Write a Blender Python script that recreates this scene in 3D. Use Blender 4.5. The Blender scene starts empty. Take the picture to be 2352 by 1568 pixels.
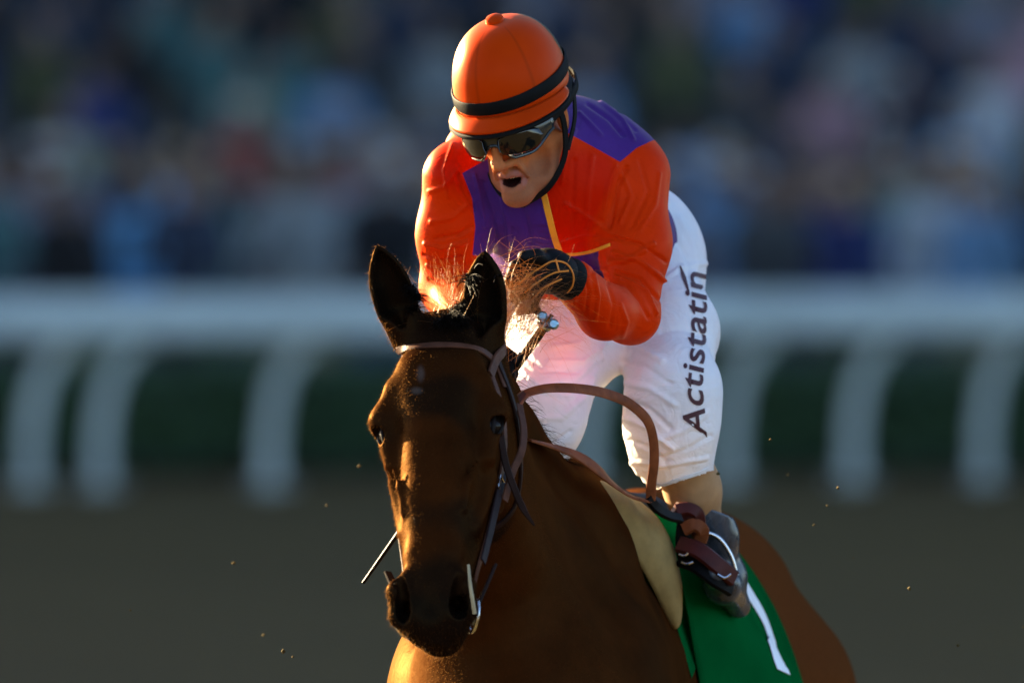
import bpy, bmesh, math, random
import numpy as np
from mathutils import Vector, Matrix
from mathutils.bvhtree import BVHTree

scene = bpy.context.scene
col = scene.collection
rng = np.random.default_rng(7)
random.seed(7)

# ------------------------------------------------------------------ camera
CAM_Y, CAM_Z, PITCH, LENS = -24.0, 2.33, math.radians(1.16), 500.0
cam_data = bpy.data.cameras.new('camera')
cam = bpy.data.objects.new('camera', cam_data)
col.objects.link(cam)
cam.location = (0, CAM_Y, CAM_Z)
cam.rotation_euler = (math.pi / 2 - PITCH, 0, 0)
cam_data.sensor_width = 36.0
cam_data.lens = LENS
cam_data.clip_start = 0.5
cam_data.clip_end = 3000
cam_data.dof.use_dof = True
cam_data.dof.focus_distance = 23.75
cam_data.dof.aperture_fstop = 4.0
scene.camera = cam

# ------------------------------------------------------------------ sky and sun
SUN_AZ, SUN_EL = math.radians(-46), math.radians(15)      # azimuth from +Y towards +X
world = bpy.data.worlds.new('World')
scene.world = world
world.use_nodes = True
wn = world.node_tree.nodes
sky_n = wn.new('ShaderNodeTexSky')
sky_n.sky_type = 'NISHITA'
sky_n.sun_disc = False
sky_n.sun_elevation = SUN_EL
sky_n.sun_rotation = SUN_AZ
sky_n.air_density = 0.65
sky_n.dust_density = 0.6
wn['Background'].inputs['Strength'].default_value = 0.05
world.node_tree.links.new(sky_n.outputs[0], wn['Background'].inputs['Color'])
sun_data = bpy.data.lights.new('sun', 'SUN')
sun = bpy.data.objects.new('sun', sun_data)
col.objects.link(sun)
sun_data.energy = 5.0
sun_data.angle = math.radians(0.5)
sun_data.color = (1.0, 0.77, 0.44)
SUN_DIR = Vector((math.sin(SUN_AZ) * math.cos(SUN_EL), math.cos(SUN_AZ) * math.cos(SUN_EL), math.sin(SUN_EL)))
sun.rotation_euler = SUN_DIR.to_track_quat('Z', 'Y').to_euler()
sun.location = (-20, 20, 12)

vs = scene.view_settings
vs.view_transform = 'Standard'
vs.look = 'None'
vs.exposure = 3.3
vs.gamma = 1.0
scene.render.engine = 'CYCLES'
scene.cycles.use_denoising = True
scene.cycles.max_bounces = 6
scene.cycles.diffuse_bounces = 3
scene.cycles.glossy_bounces = 3
scene.cycles.transmission_bounces = 4
scene.cycles.sample_clamp_indirect = 4.0

# ------------------------------------------------------------------ pixel helper (2352 x 1568 photo pixels -> world point at depth y)
PK = 36.0 / 2352.0 / LENS
_cp, _sp = math.cos(PITCH), math.sin(PITCH)
def P(u, v, y):
    a, b = (u - 1176.0) * PK, (784.0 - v) * PK
    d = np.array([a, _cp + b * _sp, -_sp + b * _cp])
    s = (y - CAM_Y) / d[1]
    return np.array([0.0, CAM_Y, CAM_Z]) + d * s
def UV(p):
    """world points (n,3) -> photo pixels (n,2)"""
    q = np.asarray(p, float) - np.array([0.0, CAM_Y, CAM_Z])
    f = q[..., 1] * _cp - q[..., 2] * _sp
    w = q[..., 1] * _sp + q[..., 2] * _cp
    return np.stack([1176.0 + q[..., 0] / f / PK, 784.0 - w / f / PK], -1)
def nrm(v):
    v = np.asarray(v, float)
    return v / (np.linalg.norm(v) + 1e-12)

# ------------------------------------------------------------------ materials
MATS = {}
def srgb(r, g, b):
    f = lambda c: (c / 255 / 12.92) if c / 255 <= 0.04045 else ((c / 255 + 0.055) / 1.055) ** 2.4
    return (f(r), f(g), f(b), 1)
class NT:
    def __init__(s, name):
        s.m = bpy.data.materials.new(name); s.m.use_nodes = True
        s.t = s.m.node_tree; s.b = s.t.nodes['Principled BSDF']; s.out = s.t.nodes['Material Output']
        MATS[name] = s.m
    def n(s, typ, **kw):
        x = s.t.nodes.new(typ)
        for k, v in kw.items(): setattr(x, k, v)
        return x
    def l(s, a, b): s.t.links.new(a, b)
    def coord(s, which='Object', scale=(1, 1, 1), rot=(0, 0, 0)):
        c = s.n('ShaderNodeTexCoord'); m = s.n('ShaderNodeMapping')
        m.inputs['Scale'].default_value = scale; m.inputs['Rotation'].default_value = rot
        s.l(c.outputs[which], m.inputs['Vector']); return m.outputs['Vector']
    def noise(s, vec, scale, detail=4, rough=0.55, dist=0):
        n = s.n('ShaderNodeTexNoise'); n.inputs['Scale'].default_value = scale; n.inputs['Detail'].default_value = detail
        n.inputs['Roughness'].default_value = rough; n.inputs['Distortion'].default_value = dist
        s.l(vec, n.inputs['Vector']); return n.outputs['Fac']
    def ramp(s, fac, stops):
        r = s.n('ShaderNodeValToRGB'); e = r.color_ramp.elements
        while len(e) < len(stops): e.new(0.5)
        for el, (p, c) in zip(e, stops): el.position = p; el.color = c if len(c) == 4 else (*c, 1)
        s.l(fac, r.inputs['Fac']); return r.outputs['Color']
    def mix(s, fac, a, b, mode='MIX'):
        m = s.n('ShaderNodeMix', data_type='RGBA', blend_type=mode)
        for sock, v in ((m.inputs[0], fac), (m.inputs[6], a), (m.inputs[7], b)):
            if hasattr(v, 'is_linked') or isinstance(v, bpy.types.NodeSocket): s.l(v, sock)
            else: sock.default_value = v
        return m.outputs[2]
    def attr(s, name):
        a = s.n('ShaderNodeAttribute'); a.attribute_name = name; return a.outputs['Fac']
    def math(s, op, a, b=0.0, c=None):
        m = s.n('ShaderNodeMath', operation=op)
        for i, v in enumerate((a, b) if c is None else (a, b, c)):
            if isinstance(v, bpy.types.NodeSocket): s.l(v, m.inputs[i])
            else: m.inputs[i].default_value = v
        return m.outputs[0]
    def step(s, val, edge=0.0, soft=0.0004):
        m = s.n('ShaderNodeMapRange'); m.inputs['From Min'].default_value = edge - soft; m.inputs['From Max'].default_value = edge + soft
        s.l(val, m.inputs['Value']); return m.outputs[0]
    def bump(s, h, strength=0.3, dist=0.002, base=None):
        b = s.n('ShaderNodeBump'); b.inputs['Strength'].default_value = strength; b.inputs['Distance'].default_value = dist
        s.l(h, b.inputs['Height'])
        if base is not None: s.l(base, b.inputs['Normal'])
        return b.outputs['Normal']
    def set(s, **kw):
        names = dict(color='Base Color', rough='Roughness', metal='Metallic', spec='Specular IOR Level', sheen='Sheen Weight',
                     sheen_rough='Sheen Roughness', sheen_tint='Sheen Tint', coat='Coat Weight', coat_rough='Coat Roughness', sss='Subsurface Weight', trans='Transmission Weight',
                     normal='Normal', spec_tint='Specular Tint', alpha='Alpha', aniso='Anisotropic', ior='IOR')
        for k, v in kw.items():
            i = s.b.inputs[names[k]]
            if isinstance(v, bpy.types.NodeSocket): s.l(v, i)
            else: i.default_value = v
        return s.m
def simple(name, color, rough=0.6, var=0.18, vscale=30, bump=0.0, bscale=200, bdist=0.001, coord='Object', spec_=0.2, **kw):
    t = NT(name); c = color if len(color) == 4 else (*color, 1)
    vec = t.coord(coord)
    lo = tuple(x * (1 - var) for x in c[:3]) + (1,); hi = tuple(min(1, x * (1 + var)) for x in c[:3]) + (1,)
    t.set(color=t.ramp(t.noise(vec, vscale), [(0.3, lo), (0.7, hi)]), rough=rough, spec=spec_, **kw)
    if bump: t.set(normal=t.bump(t.noise(vec, bscale, 3), bump, bdist))
    return t.m
def translucent(t, color, fac):
    """mix a thin-sheet translucent lobe into a principled material (cloth, hair, leaves)"""
    tr = t.n('ShaderNodeBsdfTranslucent')
    if isinstance(color, bpy.types.NodeSocket): t.l(color, tr.inputs['Color'])
    else: tr.inputs['Color'].default_value = color
    mx = t.n('ShaderNodeMixShader'); mx.inputs[0].default_value = fac
    t.l(t.b.outputs[0], mx.inputs[1]); t.l(tr.outputs[0], mx.inputs[2]); t.l(mx.outputs[0], t.out.inputs['Surface'])

def gloss(t, color, base, amp, power, rough, normal=None):
    """sheen lobe of short hair or satin, stronger towards grazing view as Fresnel makes it"""
    g = t.n('ShaderNodeBsdfGlossy'); g.inputs['Color'].default_value = color; g.inputs['Roughness'].default_value = rough
    lw = t.n('ShaderNodeLayerWeight'); lw.inputs['Blend'].default_value = 0.5
    if normal is not None: t.l(normal, g.inputs['Normal'])
    fac = t.math('MULTIPLY_ADD', t.math('POWER', lw.outputs['Facing'], power), amp, base)
    src = t.out.inputs['Surface'].links[0].from_socket
    mx = t.n('ShaderNodeMixShader'); t.l(fac, mx.inputs[0])
    t.l(src, mx.inputs[1]); t.l(g.outputs[0], mx.inputs[2]); t.l(mx.outputs[0], t.out.inputs['Surface'])

# ------------------------------------------------------------------ object helpers
def tag(o, label=None, cat=None, group=None, kind=None):
    if label: o['label'] = label
    if cat: o['category'] = cat
    if group: o['group'] = group
    if kind: o['kind'] = kind
    return o
def empty(name, loc=(0, 0, 0), rz=0.0):
    o = bpy.data.objects.new(name, None); col.objects.link(o)
    o.location = tuple(float(x) for x in loc); o.rotation_euler = (0, 0, rz); o.empty_display_size = 0.1
    return o
def place(o, parent):
    col.objects.link(o)
    if parent is not None:
        o.parent = parent
        # chain of unrotated parents: keep mesh in world coordinates
        off = Vector((0, 0, 0)); p = parent
        while p is not None: off += p.location; p = p.parent
        o.location = -off
    return o
def mesh_np(name, verts, faces, mats=(), parent=None, smooth=True, attrs=None, midx=None):
    """verts (n,3); faces (m,4) or (m,3) arrays, or list of lists"""
    me = bpy.data.meshes.new(name)
    verts = np.asarray(verts, np.float32)
    if isinstance(faces, np.ndarray):
        m, k = faces.shape
        me.vertices.add(len(verts)); me.vertices.foreach_set('co', verts.ravel())
        me.loops.add(m * k); me.loops.foreach_set('vertex_index', faces.astype(np.int32).ravel())
        me.polygons.add(m); me.polygons.foreach_set('loop_start', np.arange(0, m * k, k, dtype=np.int32))
        me.update(calc_edges=True)
    else:
        me.from_pydata(verts.tolist(), [], faces); me.update()
    n = len(me.polygons)
    if smooth: me.polygons.foreach_set('use_smooth', np.ones(n, bool))
    if midx is not None: me.polygons.foreach_set('material_index', np.asarray(midx, np.int32))
    for k_, v_ in (attrs or {}).items():
        a = me.attributes.new(k_, 'FLOAT', 'POINT'); a.data.foreach_set('value', np.asarray(v_, np.float32))
    for mt in (mats if isinstance(mats, (list, tuple)) else [mats]):
        me.materials.append(MATS[mt] if isinstance(mt, str) else mt)
    o = bpy.data.objects.new(name, me)
    return place(o, parent)

class MB:
    """collects simple shapes into one mesh"""
    def __init__(s): s.v = []; s.f = []
    def add(s, v, f):
        b = len(s.v); s.v += [tuple(map(float, x)) for x in v]; s.f += [[i + b for i in q] for q in f]; return s
    def box(s, c, size, R=None, bevel=0.0):
        c = np.asarray(c, float); h = np.asarray(size, float) / 2
        R = np.eye(3) if R is None else R
        if bevel <= 0:
            v = [c + R @ (h * np.array(k)) for k in [(-1,-1,-1),(1,-1,-1),(1,1,-1),(-1,1,-1),(-1,-1,1),(1,-1,1),(1,1,1),(-1,1,1)]]
            return s.add(v, [[0,3,2,1],[4,5,6,7],[0,1,5,4],[1,2,6,5],[2,3,7,6],[3,0,4,7]])
        b = min(bevel, *(h * 0.9))
        prof = []
        for z, i in ((-h[2], b), (-h[2] + b, 0), (h[2] - b, 0), (h[2], b)):
            x, y = h[0] - i, h[1] - i; bb = b if i == 0 else b * 0.6
            prof.append([(-x+bb,-y,z),(x-bb,-y,z),(x,-y+bb,z),(x,y-bb,z),(x-bb,y,z),(-x+bb,y,z),(-x,y-bb,z),(-x,-y+bb,z)])
        v = [c + R @ np.array(p) for r in prof for p in r]
        f = [[r*8+k, r*8+(k+1)%8, (r+1)*8+(k+1)%8, (r+1)*8+k] for r in range(3) for k in range(8)]
        f += [list(range(7, -1, -1)), list(range(24, 32))]
        return s.add(v, f)
    def tube(s, pts, radii, n=10, cap=True, flat=None):
        pts = np.asarray(pts, float); m = len(pts)
        radii = np.full(m, radii) if np.isscalar(radii) else np.asarray(radii, float)
        tan = np.gradient(pts, axis=0); tan /= np.linalg.norm(tan, axis=1)[:, None] + 1e-12
        ref = np.array([0, 0, 1.0]) if abs(tan[0][2]) < 0.9 else np.array([1.0, 0, 0])
        u = nrm(np.cross(tan[0], ref)); v = []
        for i in range(m):
            u = nrm(u - tan[i] * (u @ tan[i])); w = np.cross(tan[i], u)
            for k in range(n):
                a = 2 * math.pi * k / n
                v.append(pts[i] + radii[i] * (math.cos(a) * u + math.sin(a) * w))
        f = [[i*n+k, i*n+(k+1)%n, (i+1)*n+(k+1)%n, (i+1)*n+k] for i in range(m-1) for k in range(n)]
        if cap: f += [list(range(n-1, -1, -1)), list(range((m-1)*n, m*n))]
        return s.add(v, f)
    def strap(s, pts, nors, w, th):
        """flat leather ribbon, slightly rounded section, following pts with outward normals"""
        pts = np.asarray(pts, float); nors = np.asarray(nors, float); m = len(pts)
        w = np.full(m, w) if np.isscalar(w) else np.asarray(w, float)
        tan = np.gradient(pts, axis=0); v = []
        for i in range(m):
            t = nrm(tan[i]); n_ = nrm(nors[i] - t * (nors[i] @ t)); sd = np.cross(t, n_); h = w[i] / 2
            for a, b in ((-1, 0), (-1, .55), (-.8, 1), (.8, 1), (1, .55), (1, 0)):
                v.append(pts[i] + sd * a * h + n_ * b * th)
        f = [[i*6+k, i*6+(k+1)%6, (i+1)*6+(k+1)%6, (i+1)*6+k] for i in range(m-1) for k in range(6)]
        f += [list(range(5, -1, -1)), list(range((m-1)*6, m*6))]
        return s.add(v, f)
    def build(s, name, mats=(), parent=None, smooth=True, **kw):
        o = mesh_np(name, np.array(s.v), s.f, mats, parent, smooth, **kw)
        if smooth: o.data.set_sharp_from_angle(angle=math.radians(40))
        return o

def spline(pts, n=24):
    """Catmull-Rom through points (centripetal enough for our use)"""
    p = np.asarray(pts, float); m = len(p)
    t = np.concatenate([[0], np.cumsum(np.linalg.norm(np.diff(p[:, :3], axis=0), axis=1))]); t /= t[-1]
    tt = np.linspace(0, 1, n)
    return np.stack([pchip(t, p[:, k], tt, True) for k in range(p.shape[1])], -1)
def pchip(x, y, xx, free=False):
    x = np.asarray(x, float); y = np.asarray(y, float); h = np.diff(x); d = np.diff(y) / h
    m = np.zeros(len(x)); m[0], m[-1] = d[0], d[-1]
    for i in range(1, len(x) - 1):
        if free: m[i] = (d[i-1] * h[i] + d[i] * h[i-1]) / (h[i] + h[i-1])
        elif d[i-1] * d[i] > 0: m[i] = 2 * d[i-1] * d[i] / (d[i-1] + d[i])
    xx = np.clip(xx, x[0], x[-1]); k = np.clip(np.searchsorted(x, xx) - 1, 0, len(h) - 1)
    s = (xx - x[k]) / h[k]
    return ((2*s**3 - 3*s**2 + 1) * y[k] + (s**3 - 2*s**2 + s) * h[k] * m[k] + (-2*s**3 + 3*s**2) * y[k+1] + (s**3 - s**2) * h[k] * m[k+1])

# ------------------------------------------------------------------ implicit surfaces on a rectilinear grid
def axis_coords(lo, hi, step, fine=None):
    """coordinates from lo to hi at step, or fine=(a, b, fstep) inside [a,b] with growth outside"""
    if fine is None: return np.arange(lo, hi + step, step)
    a, b, fs = fine
    mid = list(np.arange(a, b, fs)); out = []
    x, st = a, fs
    while x > lo: st = min(st * 1.12, step); x -= st; out.append(x)
    res = out[::-1] + mid; x, st = mid[-1], fs
    while x < hi: st = min(st * 1.12, step); x += st; res.append(x)
    return np.array(res)
class Field:
    def __init__(s, xs, ys, zs):
        s.c = [np.asarray(a, np.float32) for a in (xs, ys, zs)]
        s.a = np.full([len(a) for a in s.c], 0.6, np.float32); s.pad = 0.03
    def region(s, lo, hi, m):
        sl = []
        for a, l, h in zip(s.c, lo, hi):
            i, j = np.searchsorted(a, l - m), np.searchsorted(a, h + m)
            sl.append(slice(max(i - 1, 0), min(j + 1, len(a))))
        return tuple(sl)
    def pts(s, sl):
        return (s.c[0][sl[0]][:, None, None], s.c[1][sl[1]][None, :, None], s.c[2][sl[2]][None, None, :])
    def op(s, fn, lo, hi, k=0.0, sub=False, margin=None):
        sl = s.region(lo, hi, max(k, 0.02) + s.pad if margin is None else margin)
        if any(x.stop - x.start < 2 for x in sl): return
        d = fn(*s.pts(sl)).astype(np.float32); A = s.a[sl]
        if sub: d = -d; r = np.maximum(A, d)
        else: r = np.minimum(A, d)
        if k > 0:
            h = np.maximum(k - np.abs(A - d), 0) / k; r = r + (1 if sub else -1) * h * h * k * 0.25
        s.a[sl] = r
    def cone(s, a, b, ra, rb, k=0.02, sub=False, flat=None):
        """tapered capsule; flat=(axis, factor) squeezes it along an axis"""
        a = np.asarray(a, float); b = np.asarray(b, float); R = max(ra, rb)
        def fn(X, Y, Z):
            px, py, pz = X - a[0], Y - a[1], Z - a[2]
            ba = b - a
            if flat is not None:
                n_, f_ = nrm(flat[0]), flat[1]
                q = (px * n_[0] + py * n_[1] + pz * n_[2]) * (1 / f_ - 1)
                qb = float(ba @ n_) * (1 / f_ - 1)
                px, py, pz = px + q * n_[0], py + q * n_[1], pz + q * n_[2]; ba = ba + qb * n_
            t = np.clip((px * ba[0] + py * ba[1] + pz * ba[2]) / (ba @ ba + 1e-12), 0, 1)
            d = np.sqrt((px - t * ba[0])**2 + (py - t * ba[1])**2 + (pz - t * ba[2])**2) - (ra + (rb - ra) * t)
            return d * (min(1.0, flat[1]) if flat is not None else 1.0)
        s.op(fn, np.minimum(a, b) - R, np.maximum(a, b) + R, k, sub)
    def chain(s, pts, radii, k=0.02, flat=None, first_k=None):
        for i in range(len(pts) - 1):
            s.cone(pts[i], pts[i+1], radii[i], radii[i+1], k if (i or first_k is None) else first_k, flat=flat)
    def ell(s, c, r, k=0.02, R=None, sub=False):
        c = np.asarray(c, float); r = np.asarray(r, float); R = np.eye(3) if R is None else np.asarray(R, float)
        ext = np.sqrt(((R * r[None, :]) ** 2).sum(1))
        def fn(X, Y, Z):
            px, py, pz = X - c[0], Y - c[1], Z - c[2]
            q = [(px * R[0, i] + py * R[1, i] + pz * R[2, i]) for i in range(3)]
            k0 = np.sqrt(sum((q[i] / r[i])**2 for i in range(3))); k1 = np.sqrt(sum((q[i] / r[i]**2)**2 for i in range(3))) + 1e-9
            return k0 * (k0 - 1) / k1
        s.op(fn, c - ext, c + ext, k, sub)
    def loft(s, o, A, S, N, ts, w, top, bot, k=0.02, e=2.0, tap=0.0, sub=False):
        o, A, S, N = (np.asarray(x, float) for x in (o, A, S, N))
        tt = np.linspace(ts[0], ts[-1], 240)
        W, T, B = pchip(ts, w, tt), pchip(ts, top, tt), pchip(ts, bot, tt)
        TP = np.interp(tt, ts, tap) if not np.isscalar(tap) else np.full(240, tap)
        cs = [o + A * t_ + S * x_ + N * n_ for t_ in (ts[0], ts[-1]) for x_ in (-max(w), max(w)) for n_ in (min(bot), max(top))]
        cs = np.array(cs)
        def fn(X, Y, Z):
            px, py, pz = X - o[0], Y - o[1], Z - o[2]
            t = px*A[0] + py*A[1] + pz*A[2]; x = px*S[0] + py*S[1] + pz*S[2]; n_ = px*N[0] + py*N[1] + pz*N[2]
            w_, T_, B_ = np.interp(t, tt, W), np.interp(t, tt, T), np.interp(t, tt, B)
            c_, h_ = (T_ + B_) / 2, np.maximum((T_ - B_) / 2, 1e-3); w_ = np.maximum(w_, 1e-3)
            q2 = np.clip((n_ - c_) / h_, -1.3, 1.3)
            if not (np.isscalar(tap) and tap == 0): w_ = w_ * (1 - np.interp(t, tt, TP) * q2)
            q = (np.abs(x / w_)**e + np.abs((n_ - c_) / h_)**e)**(1 / e)
            d = (q - 1) * np.minimum(w_, h_)
            return np.maximum(d, np.maximum(t - ts[-1], ts[0] - t))
        s.op(fn, cs.min(0), cs.max(0), k, sub)
    def cut(s, pt, n):
        """slice away everything beyond a plane"""
        pt = np.asarray(pt, float); n = nrm(n); X, Y, Z = s.pts((slice(None),) * 3)
        s.a = np.maximum(s.a, (X - pt[0]) * n[0] + (Y - pt[1]) * n[1] + (Z - pt[2]) * n[2]).astype(np.float32)
    def mesh(s):
        A = s.a; neg = A < 0
        cnt = np.zeros([n - 1 for n in A.shape], np.int8); off = [(i, j, k) for i in (0, 1) for j in (0, 1) for k in (0, 1)]
        for i, j, k in off: cnt += neg[i:A.shape[0]-1+i, j:A.shape[1]-1+j, k:A.shape[2]-1+k]
        act = np.argwhere((cnt > 0) & (cnt < 8))
        ids = np.full(cnt.shape, -1, np.int32); ids[act[:, 0], act[:, 1], act[:, 2]] = np.arange(len(act), dtype=np.int32)
        V = np.stack([A[act[:, 0]+i, act[:, 1]+j, act[:, 2]+k] for i, j, k in off], 1)
        C = np.stack([np.stack([s.c[0][act[:, 0]+i], s.c[1][act[:, 1]+j], s.c[2][act[:, 2]+k]], -1) for i, j, k in off], 1)
        acc = np.zeros((len(act), 3)); num = np.zeros(len(act))
        for a in range(8):
            for b in range(a + 1, 8):
                if sum(abs(np.array(off[a]) - np.array(off[b]))) != 1: continue
                va, vb = V[:, a], V[:, b]; cr = (va < 0) != (vb < 0)
                t = np.where(cr, va / np.where(cr, va - vb, 1), 0)
                acc += np.where(cr[:, None], C[:, a] + t[:, None] * (C[:, b] - C[:, a]), 0); num += cr
        verts = acc / num[:, None]; quads = []
        for ax in range(3):
            n = [slice(None)] * 3; m = [slice(None)] * 3; n[ax] = slice(0, -1); m[ax] = slice(1, None)
            a, b = neg[tuple(n)], neg[tuple(m)]; e = np.argwhere(a != b)
            o1, o2 = (ax + 1) % 3, (ax + 2) % 3
            ok = (e[:, o1] > 0) & (e[:, o2] > 0) & (e[:, o1] < A.shape[o1] - 1) & (e[:, o2] < A.shape[o2] - 1); e = e[ok]
            ins = a[e[:, 0], e[:, 1], e[:, 2]]
            def cell(d1, d2):
                q = e.copy(); q[:, o1] -= d1; q[:, o2] -= d2; return ids[q[:, 0], q[:, 1], q[:, 2]]
            q = np.stack([cell(1, 1), cell(0, 1), cell(0, 0), cell(1, 0)], 1)
            q[~ins] = q[~ins][:, ::-1]; quads.append(q)
        return verts, np.concatenate(quads)
def vnormals(v, q):
    n = np.cross(v[q[:, 2]] - v[q[:, 0]], v[q[:, 3]] - v[q[:, 1]]); out = np.zeros_like(v)
    for k in range(4): np.add.at(out, q[:, k], n)
    return out / (np.linalg.norm(out, axis=1)[:, None] + 1e-12)
def smooth_mesh(v, q, it=2, lam=0.5, mask=None):
    e = np.concatenate([q[:, [0, 1]], q[:, [1, 2]], q[:, [2, 3]], q[:, [3, 0]]]); n = len(v)
    deg = np.bincount(e[:, 0], minlength=n).astype(float)
    for i in range(it):
        for l_ in (lam, -lam * 1.04):
            a = np.stack([np.bincount(e[:, 0], weights=v[e[:, 1], k], minlength=n) for k in range(3)], -1) / np.maximum(deg, 1)[:, None]
            d = (a - v) * l_
            v = v + (d if mask is None else d * mask[:, None])
    return v
def seg_dist(p, poly):
    """2D distance from points to an open polyline"""
    best = np.full(len(p), 1e9); poly = np.asarray(poly, float)
    for a, b in zip(poly[:-1], poly[1:]):
        ba = b - a; t = np.clip(((p - a) @ ba) / (ba @ ba + 1e-9), 0, 1)
        best = np.minimum(best, np.linalg.norm(p - a - t[:, None] * ba, axis=1))
    return best
def poly_sd(p, poly):
    """signed distance (positive inside) to a closed polygon, in pixels"""
    poly = np.asarray(poly, float); d = seg_dist(p, np.concatenate([poly, poly[:1]])); ins = np.zeros(len(p), bool)
    for a, b in zip(poly, np.roll(poly, -1, 0)):
        c = (a[1] > p[:, 1]) != (b[1] > p[:, 1])
        x = (b[0] - a[0]) * (p[:, 1] - a[1]) / (b[1] - a[1] + 1e-12) + a[0]
        ins ^= c & (p[:, 0] < x)
    return np.where(ins, d, -d)
def folds(v, nor, lst, facing=0.25):
    """cloth folds: photo-space polylines raised (+) or creased (-) along the normal of the surface that faces them"""
    uv = UV(v); w = np.clip((facing - nor[:, 1]) * 4, 0, 1); d = np.zeros(len(v))
    for poly, width, amp in lst:
        s_ = seg_dist(uv, poly) / width
        d += amp * np.exp(-s_ * s_) * (1 - 0.35 * s_ * s_)
    return v + nor * (d * w)[:, None]
def pnoise(p, scale, seed=0, octaves=3):
    """cheap smooth 3D value noise from sines, roughly -1..1"""
    r = np.random.default_rng(seed); out = np.zeros(len(p)); amp = 1.0
    for o in range(octaves):
        for k in range(4):
            d = nrm(r.normal(size=3)) * scale * (1.9 ** o) * r.uniform(0.7, 1.3)
            out += amp * 0.4 * np.sin(p @ d + r.uniform(0, 6.28))
        amp *= 0.5
    return out
def bvh_of(v, q): return BVHTree.FromPolygons([tuple(x) for x in v], [tuple(int(i) for i in x) for x in q])
def snap(bvh, p, off=0.0):
    loc, n, i, d = bvh.find_nearest(Vector(p)); n = np.array(n)
    return np.array(loc) + n * off, n
def snap_px(bvh, u, v, off=0.0, y0=-2.0):
    """first surface under a photo pixel"""
    a = P(u, v, y0); b = P(u, v, y0 + 1); d = nrm(b - a)
    loc, n, i, dd = bvh.ray_cast(Vector(a), Vector(d))
    if loc is None: return None, None
    n = np.array(n); n = n if n @ d < 0 else -n
    return np.array(loc) + n * off, n
# ================================================================== MATERIALS OF THE SETTING
t = NT('dirt'); vec = t.coord('Object')
c1 = t.ramp(t.noise(vec, 0.35, 6, 0.6), [(0.3, (0.100, 0.068, 0.018)), (0.7, (0.158, 0.108, 0.030))])
c2 = t.mix(t.noise(vec, 9, 5, 0.65), c1, (0.056, 0.041, 0.013, 1))
c2 = t.mix(t.math('MULTIPLY', t.noise(t.coord('Object', (0.12, 1, 1)), 0.9, 5, 0.6), 0.75), c2, (0.045, 0.034, 0.014, 1))
t.set(color=c2, rough=0.95, spec=0.15, normal=t.bump(t.noise(vec, 14, 6, 0.7), 0.9, 0.05))
simple('apron_paving', (0.07, 0.075, 0.08), 0.85, 0.25, 2.0, 0.3, 40, 0.004)
simple('concrete', (0.13, 0.135, 0.13), 0.85, 0.2, 1.5, 0.3, 30, 0.003)
simple('rail_paint', (0.36, 0.40, 0.375), 0.5, 0.12, 3.0)
simple('stand_green', (0.045, 0.10, 0.095), 0.6, 0.2, 2.0)
simple('roof_metal', (0.22, 0.25, 0.25), 0.5, 0.15, 1.0)
simple('hedge_core', (0.018, 0.035, 0.014), 0.9, 0.3, 8)
t = NT('hedge_leaf'); vec = t.coord('Object')
hc = t.ramp(t.noise(vec, 5, 4), [(0.3, (0.028, 0.075, 0.034)), (0.7, (0.055, 0.125, 0.048))])
t.set(color=hc, rough=0.5); translucent(t, hc, 0.3)

# ================================================================== GROUND
def sheet(name, x0, x1, y0, y1, z, mat, nx=2, ny=2, wob=0.0):
    X, Y = np.meshgrid(np.linspace(x0, x1, nx), np.linspace(y0, y1, ny), indexing='ij')
    v = np.stack([X.ravel(), Y.ravel(), np.full(X.size, z)], -1)
    if wob: v[:, 2] += wob * (pnoise(v * np.array([1, 1, 0]), 1.4, 3, 3) - 1.6)
    i = np.arange((nx - 1) * (ny)).reshape(nx - 1, ny)[:, :-1].ravel()
    q = np.stack([i, i + ny, i + ny + 1, i + 1], 1)
    return tag(mesh_np(name, v, q, mat), kind='structure')
sheet('ground', -1500, 1500, -1500, 1500, -0.10, 'dirt')
sheet('race_track', -70, 70, -40, 55.4, 0.0, 'dirt', 240, 160, 0.016)
sheet('apron', -70, 70, 55.4, 84.0, 0.02, 'apron_paving')

# ================================================================== RUNNING RAIL with gooseneck posts
RAIL_L, RAIL_R = np.array([-4.3, 52.0, 0.0]), np.array([4.6, 54.4, 0.0])
rdir = nrm(RAIL_R - RAIL_L); rnor = np.array([rdir[1], -rdir[0], 0])     # towards the camera
rail = empty('running_rail', (0.15, 53.2, 0))
tag(rail, 'white running rail with wide cover and gooseneck posts between the track and the hedge', 'rail')
def at_rail(u):
    """point on the rail line under photo column u"""
    for _ in range(1):
        a = (u - 1176.0) * PK
        # x = a*(y-CAM_Y)  and  (x,y) = L + s*d
        s = (a * (RAIL_L[1] - CAM_Y) - RAIL_L[0]) / (rdir[0] - a * rdir[1])
    return RAIL_L + rdir * s
A, B = RAIL_L - rdir * 14, RAIL_R + rdir * 14
prof = [(-0.05, 0.775), (-0.125, 0.81), (-0.135, 0.86), (-0.10, 0.955), (-0.04, 1.02), (0.04, 1.03), (0.10, 1.0), (0.115, 0.95), (0.06, 0.92), (-0.03, 0.85)]
m = MB(); vv = []
for e in (A, B):
    for a, z in prof: vv.append(e - rnor * a * -1.0 + np.array([0, 0, z]) if False else e + rnor * (-a) + np.array([0, 0, z]))
n = len(prof)
m.add(vv, [[k, (k + 1) % n, n + (k + 1) % n, n + k] for k in range(n)] + [list(range(n - 1, -1, -1)), list(range(n, 2 * n))])
m.build('rail_cover', 'rail_paint', rail, smooth=False)
us = [-620, -160, 72, 232, 622, 992, 1350, 1680, 1962, 2262, 2580, 2900]
side = rdir * 1.0
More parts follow.
